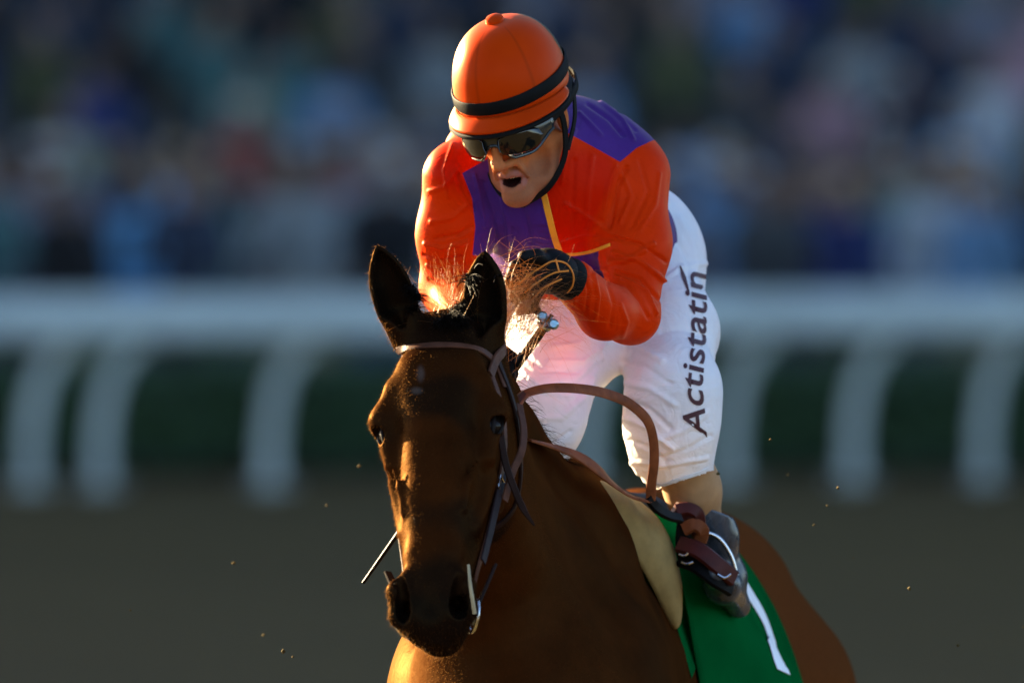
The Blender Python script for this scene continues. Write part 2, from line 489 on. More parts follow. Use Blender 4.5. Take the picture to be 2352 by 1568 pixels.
for u in us:
    b = at_rail(u) - rnor * 0.02
    pts = [b + np.array([0, 0, -0.05]), b + side * .01 + np.array([0, 0, 0.35]), b + side * 0.05 + np.array([0, 0, 0.54]), b + side * 0.12 + rnor * 0.01 + np.array([0, 0, 0.68]),
           b + side * 0.21 + rnor * 0.02 + np.array([0, 0, 0.78]), b + side * 0.32 + rnor * 0.02 + np.array([0, 0, 0.86])]
    mm = MB(); mm.tube(spline(pts, 16), np.linspace(0.055, 0.050, 16), 10)
    mm.box(b + np.array([0, 0, 0.004]), (0.26, 0.2, 0.02), bevel=0.006)
    mm.build('post', 'rail_paint', rail)

# ================================================================== CLIPPED HEDGE behind the rail
hedge = empty('hedge', (0, 56.0, 0))
tag(hedge, 'low dark green clipped hedge running behind the white rail', 'hedge')
m = MB(); m.box((0, 56.0, 0.28), (46, 0.55, 0.56), bevel=0.08); m.build('branches', 'hedge_core', hedge)
N = 26000
fx = rng.uniform(-23, 23, N); side_ = rng.choice(4, N, p=[.55, .3, .1, .05])
fy = np.where(side_ == 0, 55.70 - rng.exponential(.02, N), np.where(side_ == 2, 56.3 + rng.exponential(.02, N), rng.uniform(55.68, 56.32, N)))
fz = np.where(side_ == 1, 0.57 + rng.exponential(.025, N), rng.uniform(0.02, 0.6, N)) + 0.02 * np.sin(fx * 3.1) + 0.02 * np.sin(fx * 7.7)
c = np.stack([fx, fy, fz], -1); d1 = rng.normal(size=(N, 3)); d1 /= np.linalg.norm(d1, axis=1)[:, None]
d2 = np.cross(d1, rng.normal(size=(N, 3))); d2 /= np.linalg.norm(d2, axis=1)[:, None]
L = rng.uniform(.025, .05, N)[:, None]
v = np.stack([c - d1 * L, c + d2 * L * .5, c + d1 * L, c - d2 * L * .5], 1).reshape(-1, 3)
o = mesh_np('foliage', v, np.arange(4 * N).reshape(N, 4), 'hedge_leaf', hedge, smooth=False); tag(o, kind='stuff')

# ================================================================== GRANDSTAND (its shadow covers the far track; the sun comes past its end)
stand = empty('grandstand', (0, 84, 0))
tag(stand, 'tall grandstand with green fascia and stepped concrete tiers full of spectators', 'grandstand')
NT_ = 26
TIER0, TREAD, RISE = 84.0, 0.95, 0.36
for i in range(NT_):
    h = 0.62 + RISE * i
    m = MB(); m.box((-3.5, TIER0 + TREAD * i + TREAD / 2, h / 2), (131.8, TREAD - 0.004, h)); m.build('tier', 'concrete', stand, smooth=False)
m = MB(); m.box((0, 83.9, 0.5), (125, 0.12, 1.0), bevel=0.02); m.build('front_wall', 'stand_green', stand, smooth=False)
m = MB(); m.box((-3.5, TIER0 + TREAD * NT_ + 0.4, 17), (133, 0.7, 34)); m.build('back_wall', 'stand_green', stand, smooth=False)
m = MB(); m.box((-69.7, TIER0 + TREAD * NT_ / 2, 16.2), (0.4, TREAD * NT_ - 0.02, 32.4)); m.build('end_wall', 'stand_green', stand, smooth=False)
m = MB(); m.box((62.7, TIER0 + TREAD * NT_ / 2, 16.2), (0.4, TREAD * NT_ - 0.02, 32.4)); m.build('end_wall', 'stand_green', stand, smooth=False)
m = MB(); m.box((-3.5, 96.4, 32.75), (134, 24.2, 0.6)); m.build('roof', 'roof_metal', stand, smooth=False)
m = MB(); m.box((-3.5, 84.1, 32.2), (134.4, 0.3, 2.2)); m.build('fascia', 'stand_green', stand, smooth=False)
m = MB(); m.box((-3.5, 97.5, 13.2), (131.6, 22, 0.5)); m.build('upper_deck', 'concrete', stand, smooth=False)
m = MB(); m.box((-3.5, 86.3, 13.8), (131.6, 0.3, 2.0)); m.build('upper_fascia', 'stand_green', stand, smooth=False)
for x in np.arange(-54, 55, 12.0):
    m = MB(); m.box((x, 92.5, 16.2), (0.5, 0.5, 32.4)); m.build('column', 'stand_green', stand, smooth=False)
# ================================================================== SPECTATORS
simple('skin_tone_a', (0.18, 0.11, 0.08), 0.6, 0.1); simple('skin_tone_b', (0.10, 0.058, 0.04), 0.6, 0.1)
simple('hair_dark', (0.02, 0.016, 0.014), 0.6); simple('hair_light', (0.28, 0.19, 0.10), 0.6); simple('hair_grey', (0.35, 0.34, 0.33), 0.6)
PALETTE = [('light blue', (0.15, 0.28, 0.45), .6), ('sky blue', (0.16, 0.42, 0.68), .15), ('navy blue', (0.030, 0.042, 0.075), 2.2), ('black', (0.018, 0.019, 0.022), 2.6), ('charcoal grey', (0.055, 0.06, 0.065), 2.6),
           ('pale grey', (0.26, 0.29, 0.30), 1.2), ('white', (0.52, 0.55, 0.58), .45), ('dull teal', (0.06, 0.15, 0.15), 1.2), ('dark red', (0.30, 0.02, 0.03), .4), ('dusty pink', (0.48, 0.28, 0.33), .5),
           ('olive green', (0.08, 0.09, 0.04), 1.2), ('brown', (0.11, 0.07, 0.05), 1.6), ('lavender grey', (0.20, 0.20, 0.25), 1.0), ('sage green', (0.20, 0.28, 0.22), .8), ('deep blue', (0.03, 0.045, 0.16), .7)]
for nme, c, w in PALETTE: simple('top_' + nme.replace(' ', '_'), tuple(x * .62 for x in c), 0.8, 0.12, 12)
for nme, c in (('denim', (0.05, 0.075, 0.13)), ('dark', (0.025, 0.025, 0.03)), ('khaki', (0.20, 0.16, 0.11)), ('grey', (0.12, 0.12, 0.13))): simple('trousers_' + nme, c, 0.85, 0.15, 15)

def spectator_mesh(pose):
    """one continuous standing or seated figure, facing -Y, feet on z=0"""
    r = np.random.default_rng(pose); seated = pose >= 4
    F = Field(axis_coords(-.48, .48, .019), axis_coords(-.62, .34, .019), axis_coords(-.03, 1.85, .019))
    hip = np.array([0, .02, .50 if seated else .90]); lean = r.uniform(-.06, .05)
    neck = hip + np.array([0, lean, .55]); head = neck + np.array([r.uniform(-.03, .03), -.03, .145])
    F.ell(head, (.078, .098, .115), .02); F.cone(neck + [0, 0, -.02], head, .055, .05, .03)
    F.cone(hip + [-.05, 0, .02], hip + [.05, 0, .02], .13, .13, .05, flat=((0, 1, 0), .8))
    F.cone(hip + [0, 0, .08], neck + [0, 0, -.16], .13, .155, .06, flat=((0, 1, 0), .72))
    F.cone(neck + [-.15, 0, -.09], neck + [.15, 0, -.09], .065, .065, .06)
    for s in (-1, 1):
        sh = neck + np.array([s * .185, 0, -.10])
        if pose % 4 == 0: el, ha = sh + [s * .05, .04, -.28], sh + [s * .03, -.10, -.50]
        elif pose % 4 == 1: el, ha = sh + [s * .05, -.06, -.27], sh + [-s * .06, -.27, -.20]
        elif pose % 4 == 2: el, ha = (sh + [s * .07, -.10, -.25], head + [s * .07, -.13, -.01]) if s > 0 else (sh + [s * .05, .03, -.28], sh + [s * .03, -.08, -.50])
        else: el, ha = sh + [s * .06, -.10, -.24], sh + [-s * .12, -.25, -.25]
        F.chain([sh, el, np.array(ha)], [.058, .048, .036], .03); F.ell(ha, (.04, .045, .05), .02)
        hp = hip + np.array([s * .085, 0, 0])
        if seated: kn, an = hp + [s * .04, -.42, .02], hp + [s * .05, -.40, -.43]
        else: kn, an = hp + [s * .02, -.03, -.42], hp + [s * .03, .02, -.83]
        F.chain([hp, np.array(kn), np.array(an)], [.095, .068, .05], .03); F.cone(np.array(an) + [0, .02, -.02], np.array(an) + [0, -.16, -.035], .045, .038, .02)
    v, q = F.mesh(); c = v[q].mean(1)
    hz, hy = head[2], head[1]; mi = np.full(len(q), 2)
    mi[c[:, 2] > neck[2] - .015] = 0
    mi[(c[:, 2] > hz + .03) | ((c[:, 1] > hy + .02) & (c[:, 2] > hz - .08))] = 1
    mi[(c[:, 2] < hip[2] + .02) & (np.abs(c[:, 0]) < .30)] = 3
    for s in (-1, 1):
        pass
    me = bpy.data.meshes.new('spectator_body'); me.from_pydata(v.tolist(), [], q.tolist()); me.update()
    me.polygons.foreach_set('material_index', mi.astype(np.int32)); me.polygons.foreach_set('use_smooth', np.ones(len(q), bool))
    for k in ('skin_tone_a', 'hair_dark', 'top_white', 'trousers_denim'): me.materials.append(MATS[k])
    return me
BODIES = [spectator_mesh(i) for i in range(8)]
wts = np.array([p[2] for p in PALETTE]); wts = wts / wts.sum()
SEATED = 'spectators seated on the grandstand tiers'; STANDING = 'spectators standing behind the hedge'
def spectator(x, y, z, pose, ci, rz):
    o = bpy.data.objects.new('person', BODIES[pose]); col.objects.link(o)
    o.location = (x, y, z); o.rotation_euler = (0, 0, rz); s = rng.uniform(.93, 1.05); o.scale = (s, s, s)
    skin = 'skin_tone_a' if rng.random() < .75 else 'skin_tone_b'; hair = rng.choice(['hair_dark', 'hair_dark', 'hair_light', 'hair_grey'])
    leg = 'trousers_' + str(rng.choice(['denim', 'dark', 'khaki', 'grey']))
    for i, k in enumerate((skin, str(hair), 'top_' + PALETTE[ci][0].replace(' ', '_'), leg)):
        o.material_slots[i].link = 'OBJECT'; o.material_slots[i].material = MATS[k]
    cn = PALETTE[ci][0]; art = 'an' if cn[0] in 'aeio' else 'a'
    hw = {'hair_dark': 'dark haired', 'hair_light': 'fair haired', 'hair_grey': 'grey haired'}[str(hair)]
    pw = ('arms down', 'hands out', 'hand raised', 'arms folded')[pose % 4]
    lw = leg.split('_')[1]
    if pose >= 4: tag(o, '%s spectator in %s %s top, %s, seated on the stepped tiers' % (hw, art, cn, pw), 'person', SEATED)
    else: tag(o, '%s spectator in %s %s top and %s trousers, %s, behind the hedge' % (hw, art, cn, lw, pw), 'person', STANDING)
    return o
NAMES = [p[0] for p in PALETTE]
# photo-matched colour accents: (u, v, colour) of clear blobs in the crowd
ACC = [(365, 470, 'sky blue'), (655, 270, 'dull teal'), (520, 270, 'sage green'), (610, 395, 'dark red'), (715, 440, 'deep blue'), (920, 270, 'dusty pink'), (10, 480, 'lavender grey'), (90, 480, 'lavender grey'),
       (1370, 60, 'pale grey'), (1690, 50, 'light blue'), (1990, 120, 'pale grey'), (2250, 60, 'lavender grey'), (2380, 130, 'dusty pink'), (1610, 470, 'light blue'), (1960, 500, 'deep blue'), (2200, 465, 'sky blue'),
       (2130, 610, 'white'), (700, 590, 'pale grey'), (430, 580, 'sage green'), (150, 330, 'sage green'), (880, 300, 'lavender grey'), (1840, 330, 'brown'), (680, 640, 'dark red'), (300, 430, 'pale grey'), (2080, 250, 'navy blue'), (1640, 540, 'light blue'), (20, 600, 'lavender grey'), (1780, 520, 'charcoal grey'), (860, 60, 'olive green')]
def pick(x, y, ztorso):
    uv = UV(np.array([x, y, ztorso])); best, bi = 62.0, None
    for u, v_, n_ in ACC:
        d = math.hypot(uv[0] - u, (uv[1] - v_) * .8)
        if d < best: best, bi = d, NAMES.index(n_)
    if bi is not None and rng.random() < .9: return bi
    if y > TIER0 + 2.5 and rng.random() < .55: return NAMES.index(str(rng.choice(['dull teal', 'charcoal grey', 'black', 'olive green', 'navy blue'])))
    return int(rng.choice(len(PALETTE), p=wts))
count = 0
for r, y in enumerate(np.arange(58.2, 74.5, 2.4)):                 # apron, seven loose rows
    half = 4.6 + (y + 24) * PK * 260
    x = -half + rng.uniform(0, .5)
    while x < half:
        yy = y + rng.uniform(-.7, .7)
        spectator(x, yy, 0.02, int(rng.integers(0, 4)), pick(x, yy, 1.25), rng.uniform(-.5, .5)); count += 1
        x += rng.uniform(.42, .80)
for i in range(0, 9):                                             # tiers
    y = TIER0 + TREAD * i + .60; z = 0.62 + RISE * i
    half = 4.9
    x = -half + rng.uniform(0, .4)
    while x < half:
        if rng.random() < .9:
            spectator(x, y + .12, z, int(rng.integers(4, 8)), pick(x, y, z + .75), rng.uniform(-.25, .25)); count += 1
        x += rng.uniform(.52, .75)
print('spectators', count)
# ================================================================== HORSE
t = NT('horse_coat'); vec = t.coord('Object')
dark = t.attr('dark'); streak = t.noise(t.coord('Object', (1.0, 1.0, 0.25)), 260, 3, 0.6); blot = t.noise(vec, 9, 5, 0.6)
bay = t.ramp(blot, [(0.25, (0.016, 0.0037, 0.0007)), (0.75, (0.044, 0.0105, 0.0019))])
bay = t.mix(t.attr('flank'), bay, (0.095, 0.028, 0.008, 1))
bay = t.mix(t.math('MULTIPLY', streak, 0.5), bay, (0.008, 0.0026, 0.0009, 1))
cc = t.mix(dark, bay, (0.0030, 0.0022, 0.0018, 1))
cc = t.mix(t.attr('star'), cc, (0.42, 0.38, 0.35, 1))
cc = t.mix(t.attr('pink'), cc, (0.10, 0.07, 0.065, 1))
nb = t.bump(streak, 0.25, 0.0012); nb = t.bump(t.noise(vec, 28, 4, 0.6), 0.28, 0.006, nb); nb = t.bump(t.noise(vec, 75, 4, 0.6), 0.16, 0.003, nb)
t.set(color=cc, rough=t.math('MULTIPLY_ADD', dark, 0.10, 0.48), spec=0.0, normal=nb)
gloss(t, (1.0, 0.54, 0.20, 1), 0.0070, 0.020, 3.0, 0.46, nb)
t = NT('horse_hair'); ta = t.attr('tip')
hc = t.mix(ta, (0.045, 0.020, 0.009, 1), (0.26, 0.12, 0.04, 1)); t.set(color=hc, rough=0.35, spec=0.5, spec_tint=(1, .7, .35, 1))
translucent(t, t.mix(ta, (0.42, 0.19, 0.06, 1), (0.85, 0.52, 0.22, 1)), 0.50)
t = NT('horse_hair_dark'); t.set(color=(0.006, 0.004, 0.003, 1), rough=0.5, spec=0.04); translucent(t, (0.14, 0.06, 0.022, 1), 0.15)
t = NT('horse_fuzz'); t.set(color=(0.02, 0.006, 0.002, 1), rough=0.5, spec=0.03); translucent(t, (0.22, 0.10, 0.03, 1), 0.4)
t = NT('horse_eye'); t.set(color=(0.008, 0.005, 0.004, 1), rough=0.12, spec=0.12)
t = NT('hoof_horn'); t.set(color=(0.035, 0.028, 0.022, 1), rough=0.5)

YAW = math.radians(8.5)
HF = np.array([-math.sin(YAW), -math.cos(YAW), 0.0]); HS = np.array([math.cos(YAW), -math.sin(YAW), 0.0]); HZ = np.array([0, 0, 1.0])
HO = np.array([0.080, 0.12, 0.0])                                   # under the withers
def H(f, s, z): return HO + HF * f + HS * s + HZ * z
# --- head frame: t along the face from poll to lips, s to the horse's left, n out of the face
POLL = P(1012, 728, -0.50)
MUZ = P(980, 1450, -0.82)
hA = nrm(MUZ - POLL); HY = math.radians(12)
hN = np.array([-math.sin(HY), -math.cos(HY), 0.0]); hN = nrm(hN - hA * (hN @ hA)); hS = np.cross(hN, hA) * 1.0
if hS[0] < 0: hS = -hS
TS = 0.94
def K(t, s, n): return POLL + hA * t * TS + hS * s + hN * n
Rk = np.stack([hA, hS, hN], 1)

F = Field(axis_coords(-.52, .85, .014, (-.285, .05, .0032)), axis_coords(-1.02, 1.95, .016, (-.92, -.42, .0040)), axis_coords(-.03, 2.10, .016, (1.26, 2.06, .0032)))
# trunk
F.pad = .14
ts = [-1.66, -1.60, -1.48, -1.30, -1.08, -.80, -.45, -.15, 0.0, .14, .28, .40, .50, .56]
w_ = [.02, .120, .200, .245, .252, .262, .238, .205, .200, .200, .195, .175, .12, .02]
tp = [1.27, 1.36, 1.44, 1.495, 1.505, 1.48, 1.48, 1.51, 1.53, 1.51, 1.47, 1.42, 1.35, 1.24]
bt = [1.20, 1.10, 1.02, .96, .90, .84, .80, .80, .82, .84, .87, .92, 1.0, 1.16]
F.loft(HO, HF, HS, HZ, ts, w_, tp, bt, .03, e=2.05)
F.chain([H(.22, 0, 1.50), H(.05, 0, 1.555), H(-.10, 0, 1.555), H(-.35, 0, 1.50)], [.05, .045, .045, .05], .12)         # withers
F.chain([H(-.7, 0, 1.43), H(-1.05, 0, 1.430), H(-1.3, 0, 1.400)], [.06, .07, .06], .14)
for s in (-1, 1):
    F.ell(H(-1.15, s * .115, 1.295), (.148, .27, .200), .08)                                                             # quarters
    F.ell(H(.16, s * (.125 if s > 0 else .195), 1.18), (.085, .19, .20), .09)                                                             # shoulders
    F.ell(H(.40, s * .095, 1.10), (.10, .12, .13), .06)                                                              # breast muscles
    F.chain([H(.22, s * .18, 1.12), H(.10, s * .175, .92), H(.16, s * .165, .55), H(.14, s * .16, .50), H(.15, s * .155, .20), H(.20, s * .155, .10), H(.22, s * .155, .05)],
            [.125, .095, .052, .050, .034, .044, .052], .05)
    F.chain([H(-1.12, s * .17, 1.18), H(-1.0, s * .185, .93), H(-1.30, s * .16, .60), H(-1.34, s * .155, .54), H(-1.26, s * .155, .22), H(-1.20, s * .155, .11), H(-1.18, s * .155, .05)],
            [.20, .135, .070, .060, .038, .045, .053], .05)
# neck: crest and throat chains, flattened sideways
nb0, nb1 = H(.04, 0, 1.43), H(.22, 0, 1.26)
crest = spline([H(.02, 0, 1.46), P(1122, 985, -.16), P(1055, 850, -.36), K(.01, 0, -.095)], 7)
throat = spline([H(.30, 0, 1.16), P(1112, 1290, -.30), P(1050, 1080, -.42), K(.12, 0, -.165)], 7)
for a, b, c0, c1, r0, r1 in [(crest[i], crest[i+1], throat[i], throat[i+1], i, i+1) for i in range(6)]:
    rc = lambda i: [.125, .090, .077, .070, .066, .066, .066][i]
    rt = lambda i: [.195, .150, .122, .102, .090, .082, .078][i]
    F.cone(a, b, rc(r0), rc(r1), .05); F.cone(c0, c1, rt(r0), rt(r1), .06); F.cone((a + c0) / 2, (b + c1) / 2, (rc(r0) + rt(r0)) / 2, (rc(r1) + rt(r1)) / 2, .06)
# head
F.pad = .03
ts = [-.03, 0, .05, .10, .17, .24, .31, .38, .45, .51, .555, .59, .612, .622]
w_ = [.035, .056, .068, .077, .085, .087, .080, .070, .060, .054, .056, .053, .036, .012]
tp = [-.025, -.008, .004, .012, .018, .016, .010, .003, -.003, -.008, -.014, -.028, -.045, -.06]
bt = [-.07, -.11, -.165, -.205, -.230, -.225, -.195, -.155, -.125, -.110, -.108, -.108, -.10, -.085]
F.loft(POLL, hA, hS, hN, [x * TS for x in ts], w_, tp, bt, .035, e=2.3, tap=[.0, .0, .0, .02, .04, .06, .10, .13, .13, .07, .0, 0, 0, 0])
for s in (-1, 1): F.chain([K(.22, s * .022, -.014), K(.35, s * .020, -.023), K(.47, s * .017, -.030), K(.53, s * .014, -.036)], [.029, .026, .024, .026], .025)                # nasal bone
for s in (-1, 1):
    F.ell(K(.13, s * .045, -.010), (.06, .030, .028), .03, Rk)                                                        # temple
    F.cone(K(.140, s * .078, -.012), K(.19, s * .094, -.022), .015, .020, .03)                                        # brow ridge
    F.cone(K(.19, s * .094, -.024), K(.275, s * .083, -.034), .020, .011, .025)
    F.ell(K(.138, s * .086, -.032), (.027, .017, .017), .018, Rk, sub=True)                                            # hollow above the eye
    F.ell(K(.212, s * .0985, -.0195), (.0220, .0120, .0115), .006, Rk, sub=True)                                           # socket
    F.cone(K(.30, s * .074, -.058), K(.40, s * .060, -.052), .016, .008, .022)
    F.chain([K(.30, s * .070, -.004), K(.34, s * .058, -.004), K(.39, s * .052, -.010)], [.0020, .0022, .0016], .014)                                         # facial crest
    F.ell(K(.365, s * .078, -.032), (.048, .013, .014), .02, Rk, sub=True)
    F.ell(K(.17, s * .060, -.160), (.085, .030, .075), .05, Rk)                                                       # jowl
    # nostril: flared rim and deep opening
    F.chain([K(.515, s * .042, -.018), K(.540, s * .056, -.020), K(.575, s * .056, -.042), K(.590, s * .040, -.056)], [.010, .0155, .0155, .011], .018)
    F.ell(K(.572, s * .028, -.032), (.028, .018, .02), .02, Rk)
    F.chain([K(.520, s * .046, -.010), K(.550, s * .049, -.016)], [.004, .011], .008)
    F.cone(K(.524, s * .0515, -.004), K(.580, s * .043, -.030), .0075, .0160, .006, sub=True)
    F.cone(K(.574, s * .043, -.028), K(.545, s * .034, -.062), .0150, .010, .006, sub=True)
F.ell(K(.598, 0, -.062), (.026, .040, .034), .025, Rk)                                                                # upper lip
F.ell(K(.592, 0, -.108), (.028, .032, .019), .02, Rk)                                                                 # lower lip
F.ell(K(.560, 0, -.112), (.035, .030, .018), .02, Rk)                                                                 # chin
for s in (-1, 1): F.cone(K(.628, s * .012, -.094), K(.535, s * .052, -.094), .0035, .0025, .010, sub=True)
F.cone(K(.635, -.03, -.094), K(.635, .03, -.094), .006, .006, .010, sub=True)
# forehead centre
F.ell(K(.16, 0, -.010), (.07, .05, .034), .03, Rk)
# ears: cupped leaves opening to the front
EARS = [(P(928, 752, -.475), P(866, 562, -.50), .0, .036), (P(1112, 772, -.45), P(1113, 576, -.47), .0, .036)]
for i, (eb, et, tw, ew) in enumerate(EARS):
    eA = nrm(et - eb); L = np.linalg.norm(et - eb); face = nrm(np.array([-.10 if i == 0 else -.22, -1, .0])); eN = nrm(face - eA * (face @ eA)); eS = np.cross(eN, eA)
    tt = [-.03, 0, .25 * L, .5 * L, .72 * L, .88 * L, .97 * L, L]
    ww = [ew * .75, ew * .85, ew * 1.02, ew * .98, ew * .78, ew * .44, ew * .16, .001]
    top = [.022, .024, .022, .018, .014, .009, .005, .001]; bot = [-.030, -.030, -.028, -.024, -.018, -.011, -.006, -.001]
    F.loft(eb, eA, eS, eN, tt, ww, top, bot, .028, e=2.0)
    wi = [max(x - .0055, .001) for x in ww]
    F.loft(eb, eA, eS, eN, [.004, .02, .25 * L, .5 * L, .72 * L, .88 * L, .965 * L], [.004, .014, wi[2], wi[3], wi[4], wi[5], .001],
           [.05] * 7, [-.006, -.012, -.018, -.016, -.012, -.006, .002], .005, e=2.0, sub=True)
hv, hq = F.mesh(); del F
hv = smooth_mesh(hv, hq, 2)
hn = vnormals(hv, hq)
hv = hv + hn * (0.0016 * pnoise(hv, 26, 5, 3))[:, None]
# veins down the face
huv = UV(hv)
loc = ((hv - POLL) @ Rk) / np.array([TS, 1, 1])                                                # t, s, n
inhead = (loc[:, 0] > -.05) & (loc[:, 0] < .66) & (np.abs(loc[:, 1]) < .14) & (loc[:, 2] > -.26) & (loc[:, 2] < .06) & (hv[:, 1] < -.40)
def sst(x, a, b): u = np.clip((x - a) / (b - a), 0, 1); return u * u * (3 - 2 * u)
dark = np.where(inhead, np.maximum(sst(loc[:, 0], .47, .58), .0), 0)
ear_h = np.zeros(len(hv))
for eb, et, tw, ew in EARS:
    eA = nrm(et - eb); tloc = (hv - eb) @ eA; dist = np.linalg.norm(hv - eb - tloc[:, None] * eA, axis=1)
    ear_h = np.maximum(ear_h, sst(tloc, .0, .03) * (dist < .06))
dark = np.maximum(dark, ear_h)
dark = np.maximum(dark, np.where(inhead, .75 * np.exp(-(((loc[:, 0] - .212) / .035)**2 + ((np.abs(loc[:, 1]) - .093) / .025)**2 + ((loc[:, 2] + .015) / .025)**2)), 0))
dark = np.maximum(dark, sst(.62 - hv[:, 2], 0, .12) * .95)
dark = np.maximum(dark, np.where(~inhead & (hv[:, 1] < .5), .6 * sst(pnoise(hv * np.array([1, 1, .45]), 13, 8, 3), -.1, 1.0), 0))
dark = np.maximum(dark, np.where(inhead, .80 * sst(pnoise(loc, 30, 2, 2), -.4, .7) * sst(.09 - np.abs(loc[:, 1]), 0, .04), 0))
dark = np.maximum(dark, np.where(inhead & (loc[:, 0] < .10), sst(.10 - loc[:, 0], 0, .05) * .8, 0))
sp1, sp2 = np.linalg.norm((huv - [966, 858]) * [1.0, .5], axis=1), np.linalg.norm((huv - [957, 897]) * [.6, 1.0], axis=1)
star = np.where(inhead & (hn[:, 1] < 0), np.maximum(sst(13 - sp1, 0, 10), sst(12 - sp2, 0, 9)), 0) * .07
pink = np.where(inhead, .6 * np.exp(-(((loc[:, 0] - .565) / .02)**2 + ((loc[:, 2] + .112) / .02)**2)), 0)
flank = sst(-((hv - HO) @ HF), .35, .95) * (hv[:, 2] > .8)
horse = empty('horse', H(-.4, 0, 0))
tag(horse, 'bay racehorse with dark muzzle and pricked ears carrying the jockey', 'horse')
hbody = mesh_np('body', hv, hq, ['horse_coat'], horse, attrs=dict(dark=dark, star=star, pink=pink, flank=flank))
HB = bvh_of(hv, hq)
for s in (-1, 1):
    m = MB(); c = K(.212, s * .0845, -.0325); r = .0205
    vs_, fs_ = [], []
    for i in range(13):
        for j in range(20):
            a, b = math.pi * i / 12, 2 * math.pi * j / 20
            vs_.append(c + r * (math.cos(a) * hS + math.sin(a) * (math.cos(b) * hA + math.sin(b) * hN)))
    for i in range(12):
        for j in range(20): fs_.append([i*20+j, i*20+(j+1)%20, (i+1)*20+(j+1)%20, (i+1)*20+j])
    m.add(vs_, fs_); m.build('eye', 'horse_eye', horse)
    # eyelids: two soft rims over the ball
    ml = MB()
    for sg in (-1, 1):
        e2, dd_ = hN * .85 - hS * s * .53, hN * .53 + hS * s * .85
        pts = [c + hA * (.0235 * math.cos(a)) + (e2 * sg) * (.0098 * math.sin(a)) + dd_ * (.0178 - .0090 * math.cos(a)**2) for a in np.linspace(0, math.pi, 16)]
        ml.tube(pts, .0038, 8)
    ml.build('eyelid', 'lid_skin' if 'lid_skin' in MATS else simple('lid_skin', (0.008, 0.005, 0.004), 0.45, spec_=0.08), horse)
# hooves
for f, s in ((.215, .155), (.215, -.155), (-1.185, .155), (-1.185, -.155)):
    m = MB(); b = H(f, s, 0)
    m.tube([b + HZ * .0, b + HZ * .03 - HF * .006, b + HZ * .085 - HF * .03], [.072, .066, .052], 18); m.build('hoof', 'hoof_horn', horse)

# ------------------------------------------------------------------ hair
def strands(name, roots, dirs, lens, mat, parent, rad=.0006, seg=7, droop=None, curl=.25, seed=1, tip_bright=True):
    r = np.random.default_rng(seed); n = len(roots); roots = np.asarray(roots, float); d = np.asarray(dirs, float).copy()
    d /= np.linalg.norm(d, axis=1)[:, None]; lens = np.asarray(lens, float); p = roots.copy(); ring = []; tips = []
    ph = r.uniform(0, 6.28, (n, 3)); fr = r.uniform(2, 6, (n, 3))
    droop = np.zeros(3) if droop is None else np.asarray(droop, float)
    for i in range(seg + 1):
        s = i / seg
        u = np.cross(d, np.array([.3, .9, .2])); u /= np.linalg.norm(u, axis=1)[:, None] + 1e-9; w = np.cross(d, u)
        rr = rad * (1 - .85 * s)
        ring.append(np.stack([p + rr * (math.cos(a) * u + math.sin(a) * w) for a in (0, 2.094, 4.188)], 1)); tips.append(np.full((n, 3), s))
        d = d + droop * (1.4 / seg) * (lens[:, None] / .12) + curl * np.sin(ph + fr * s) / seg; d /= np.linalg.norm(d, axis=1)[:, None]
        p = p + d * (lens / seg)[:, None]
    v = np.stack(ring, 1).reshape(-1, 3); base = (np.arange(n) * (seg + 1) * 3)[:, None, None, None]
    i = np.arange(seg)[None, :, None, None] * 3; k = np.arange(3)[None, None, :, None]
    q = np.concatenate([base + i + k, base + i + (k + 1) % 3, base + i + 3 + (k + 1) % 3, base + i + 3 + k], 3).reshape(-1, 4)
    o = mesh_np(name, v, q, [mat], parent, attrs=dict(tip=np.stack(tips, 1).reshape(-1))); tag(o, kind='stuff'); return o
cr = spline([K(.0, 0, -.035), P(1045, 770, -.42), P(1065, 810, -.34), P(1090, 880, -.25), P(1130, 965, -.13), P(1195, 1040, -.03), H(.02, 0, 1.60)], 60)
def crest_roots(n, a, b, spread, seed):
    r = np.random.default_rng(seed); k = r.uniform(a, b, n) * 59; i = np.clip(k.astype(int), 0, 58); f = (k - i)[:, None]
    p = cr[i] * (1 - f) + cr[i + 1] * f + r.normal(size=(n, 3)) * spread
    out = np.empty_like(p); nn = np.empty_like(p)
    for j in range(n): out[j], nn[j] = snap(HB, p[j] + np.array([0, 0, .03]), -.003)
    return out, nn, r
# mane lying over the left side of the neck (image right)
ro, nn, r = crest_roots(1100, .05, 1.0, .014, 11)
strands('mane', ro, np.stack([r.uniform(.3, 1.0, 1100), r.normal(0, .25, 1100), r.uniform(-.3, .4, 1100)], -1), r.uniform(.025, .060, 1100), 'horse_hair_dark', horse, .0007, 7, (.10, 0, -1.6), .4, 12)
# wind-lifted backlit mane behind the ears and round the glove
ro, nn, r = crest_roots(520, .0, .30, .020, 21)
dv = np.stack([r.normal(-.45, .5, 520), r.normal(.1, .3, 520), r.uniform(.5, 1.2, 520)], -1)
strands('mane', ro, dv, r.uniform(.04, .14, 520) * r.uniform(.5, 1, 520), 'horse_hair', horse, .00028, 9, (.05, 0, -.12), 1.1, 22)
# the lock the rider's hand has gathered
g0 = P(1165, 690, -.30); n = 700; r = np.random.default_rng(31)
tgt = np.stack([P(u, v_, -.12) for u, v_ in zip(r.uniform(1165, 1310, n), r.uniform(575, 690, n))])
rt = g0 + r.normal(size=(n, 3)) * np.array([.026, .05, .04]) + np.array([0, 0, -.02]); dd = tgt - rt
strands('mane', rt, dd + r.normal(size=(n, 3)) * .02 + np.array([0, 0, .03]), np.linalg.norm(dd, axis=1) * r.uniform(.4, 1.1, n), 'horse_hair', horse, .00032, 9, (.05, 0, -.25), .8, 32)
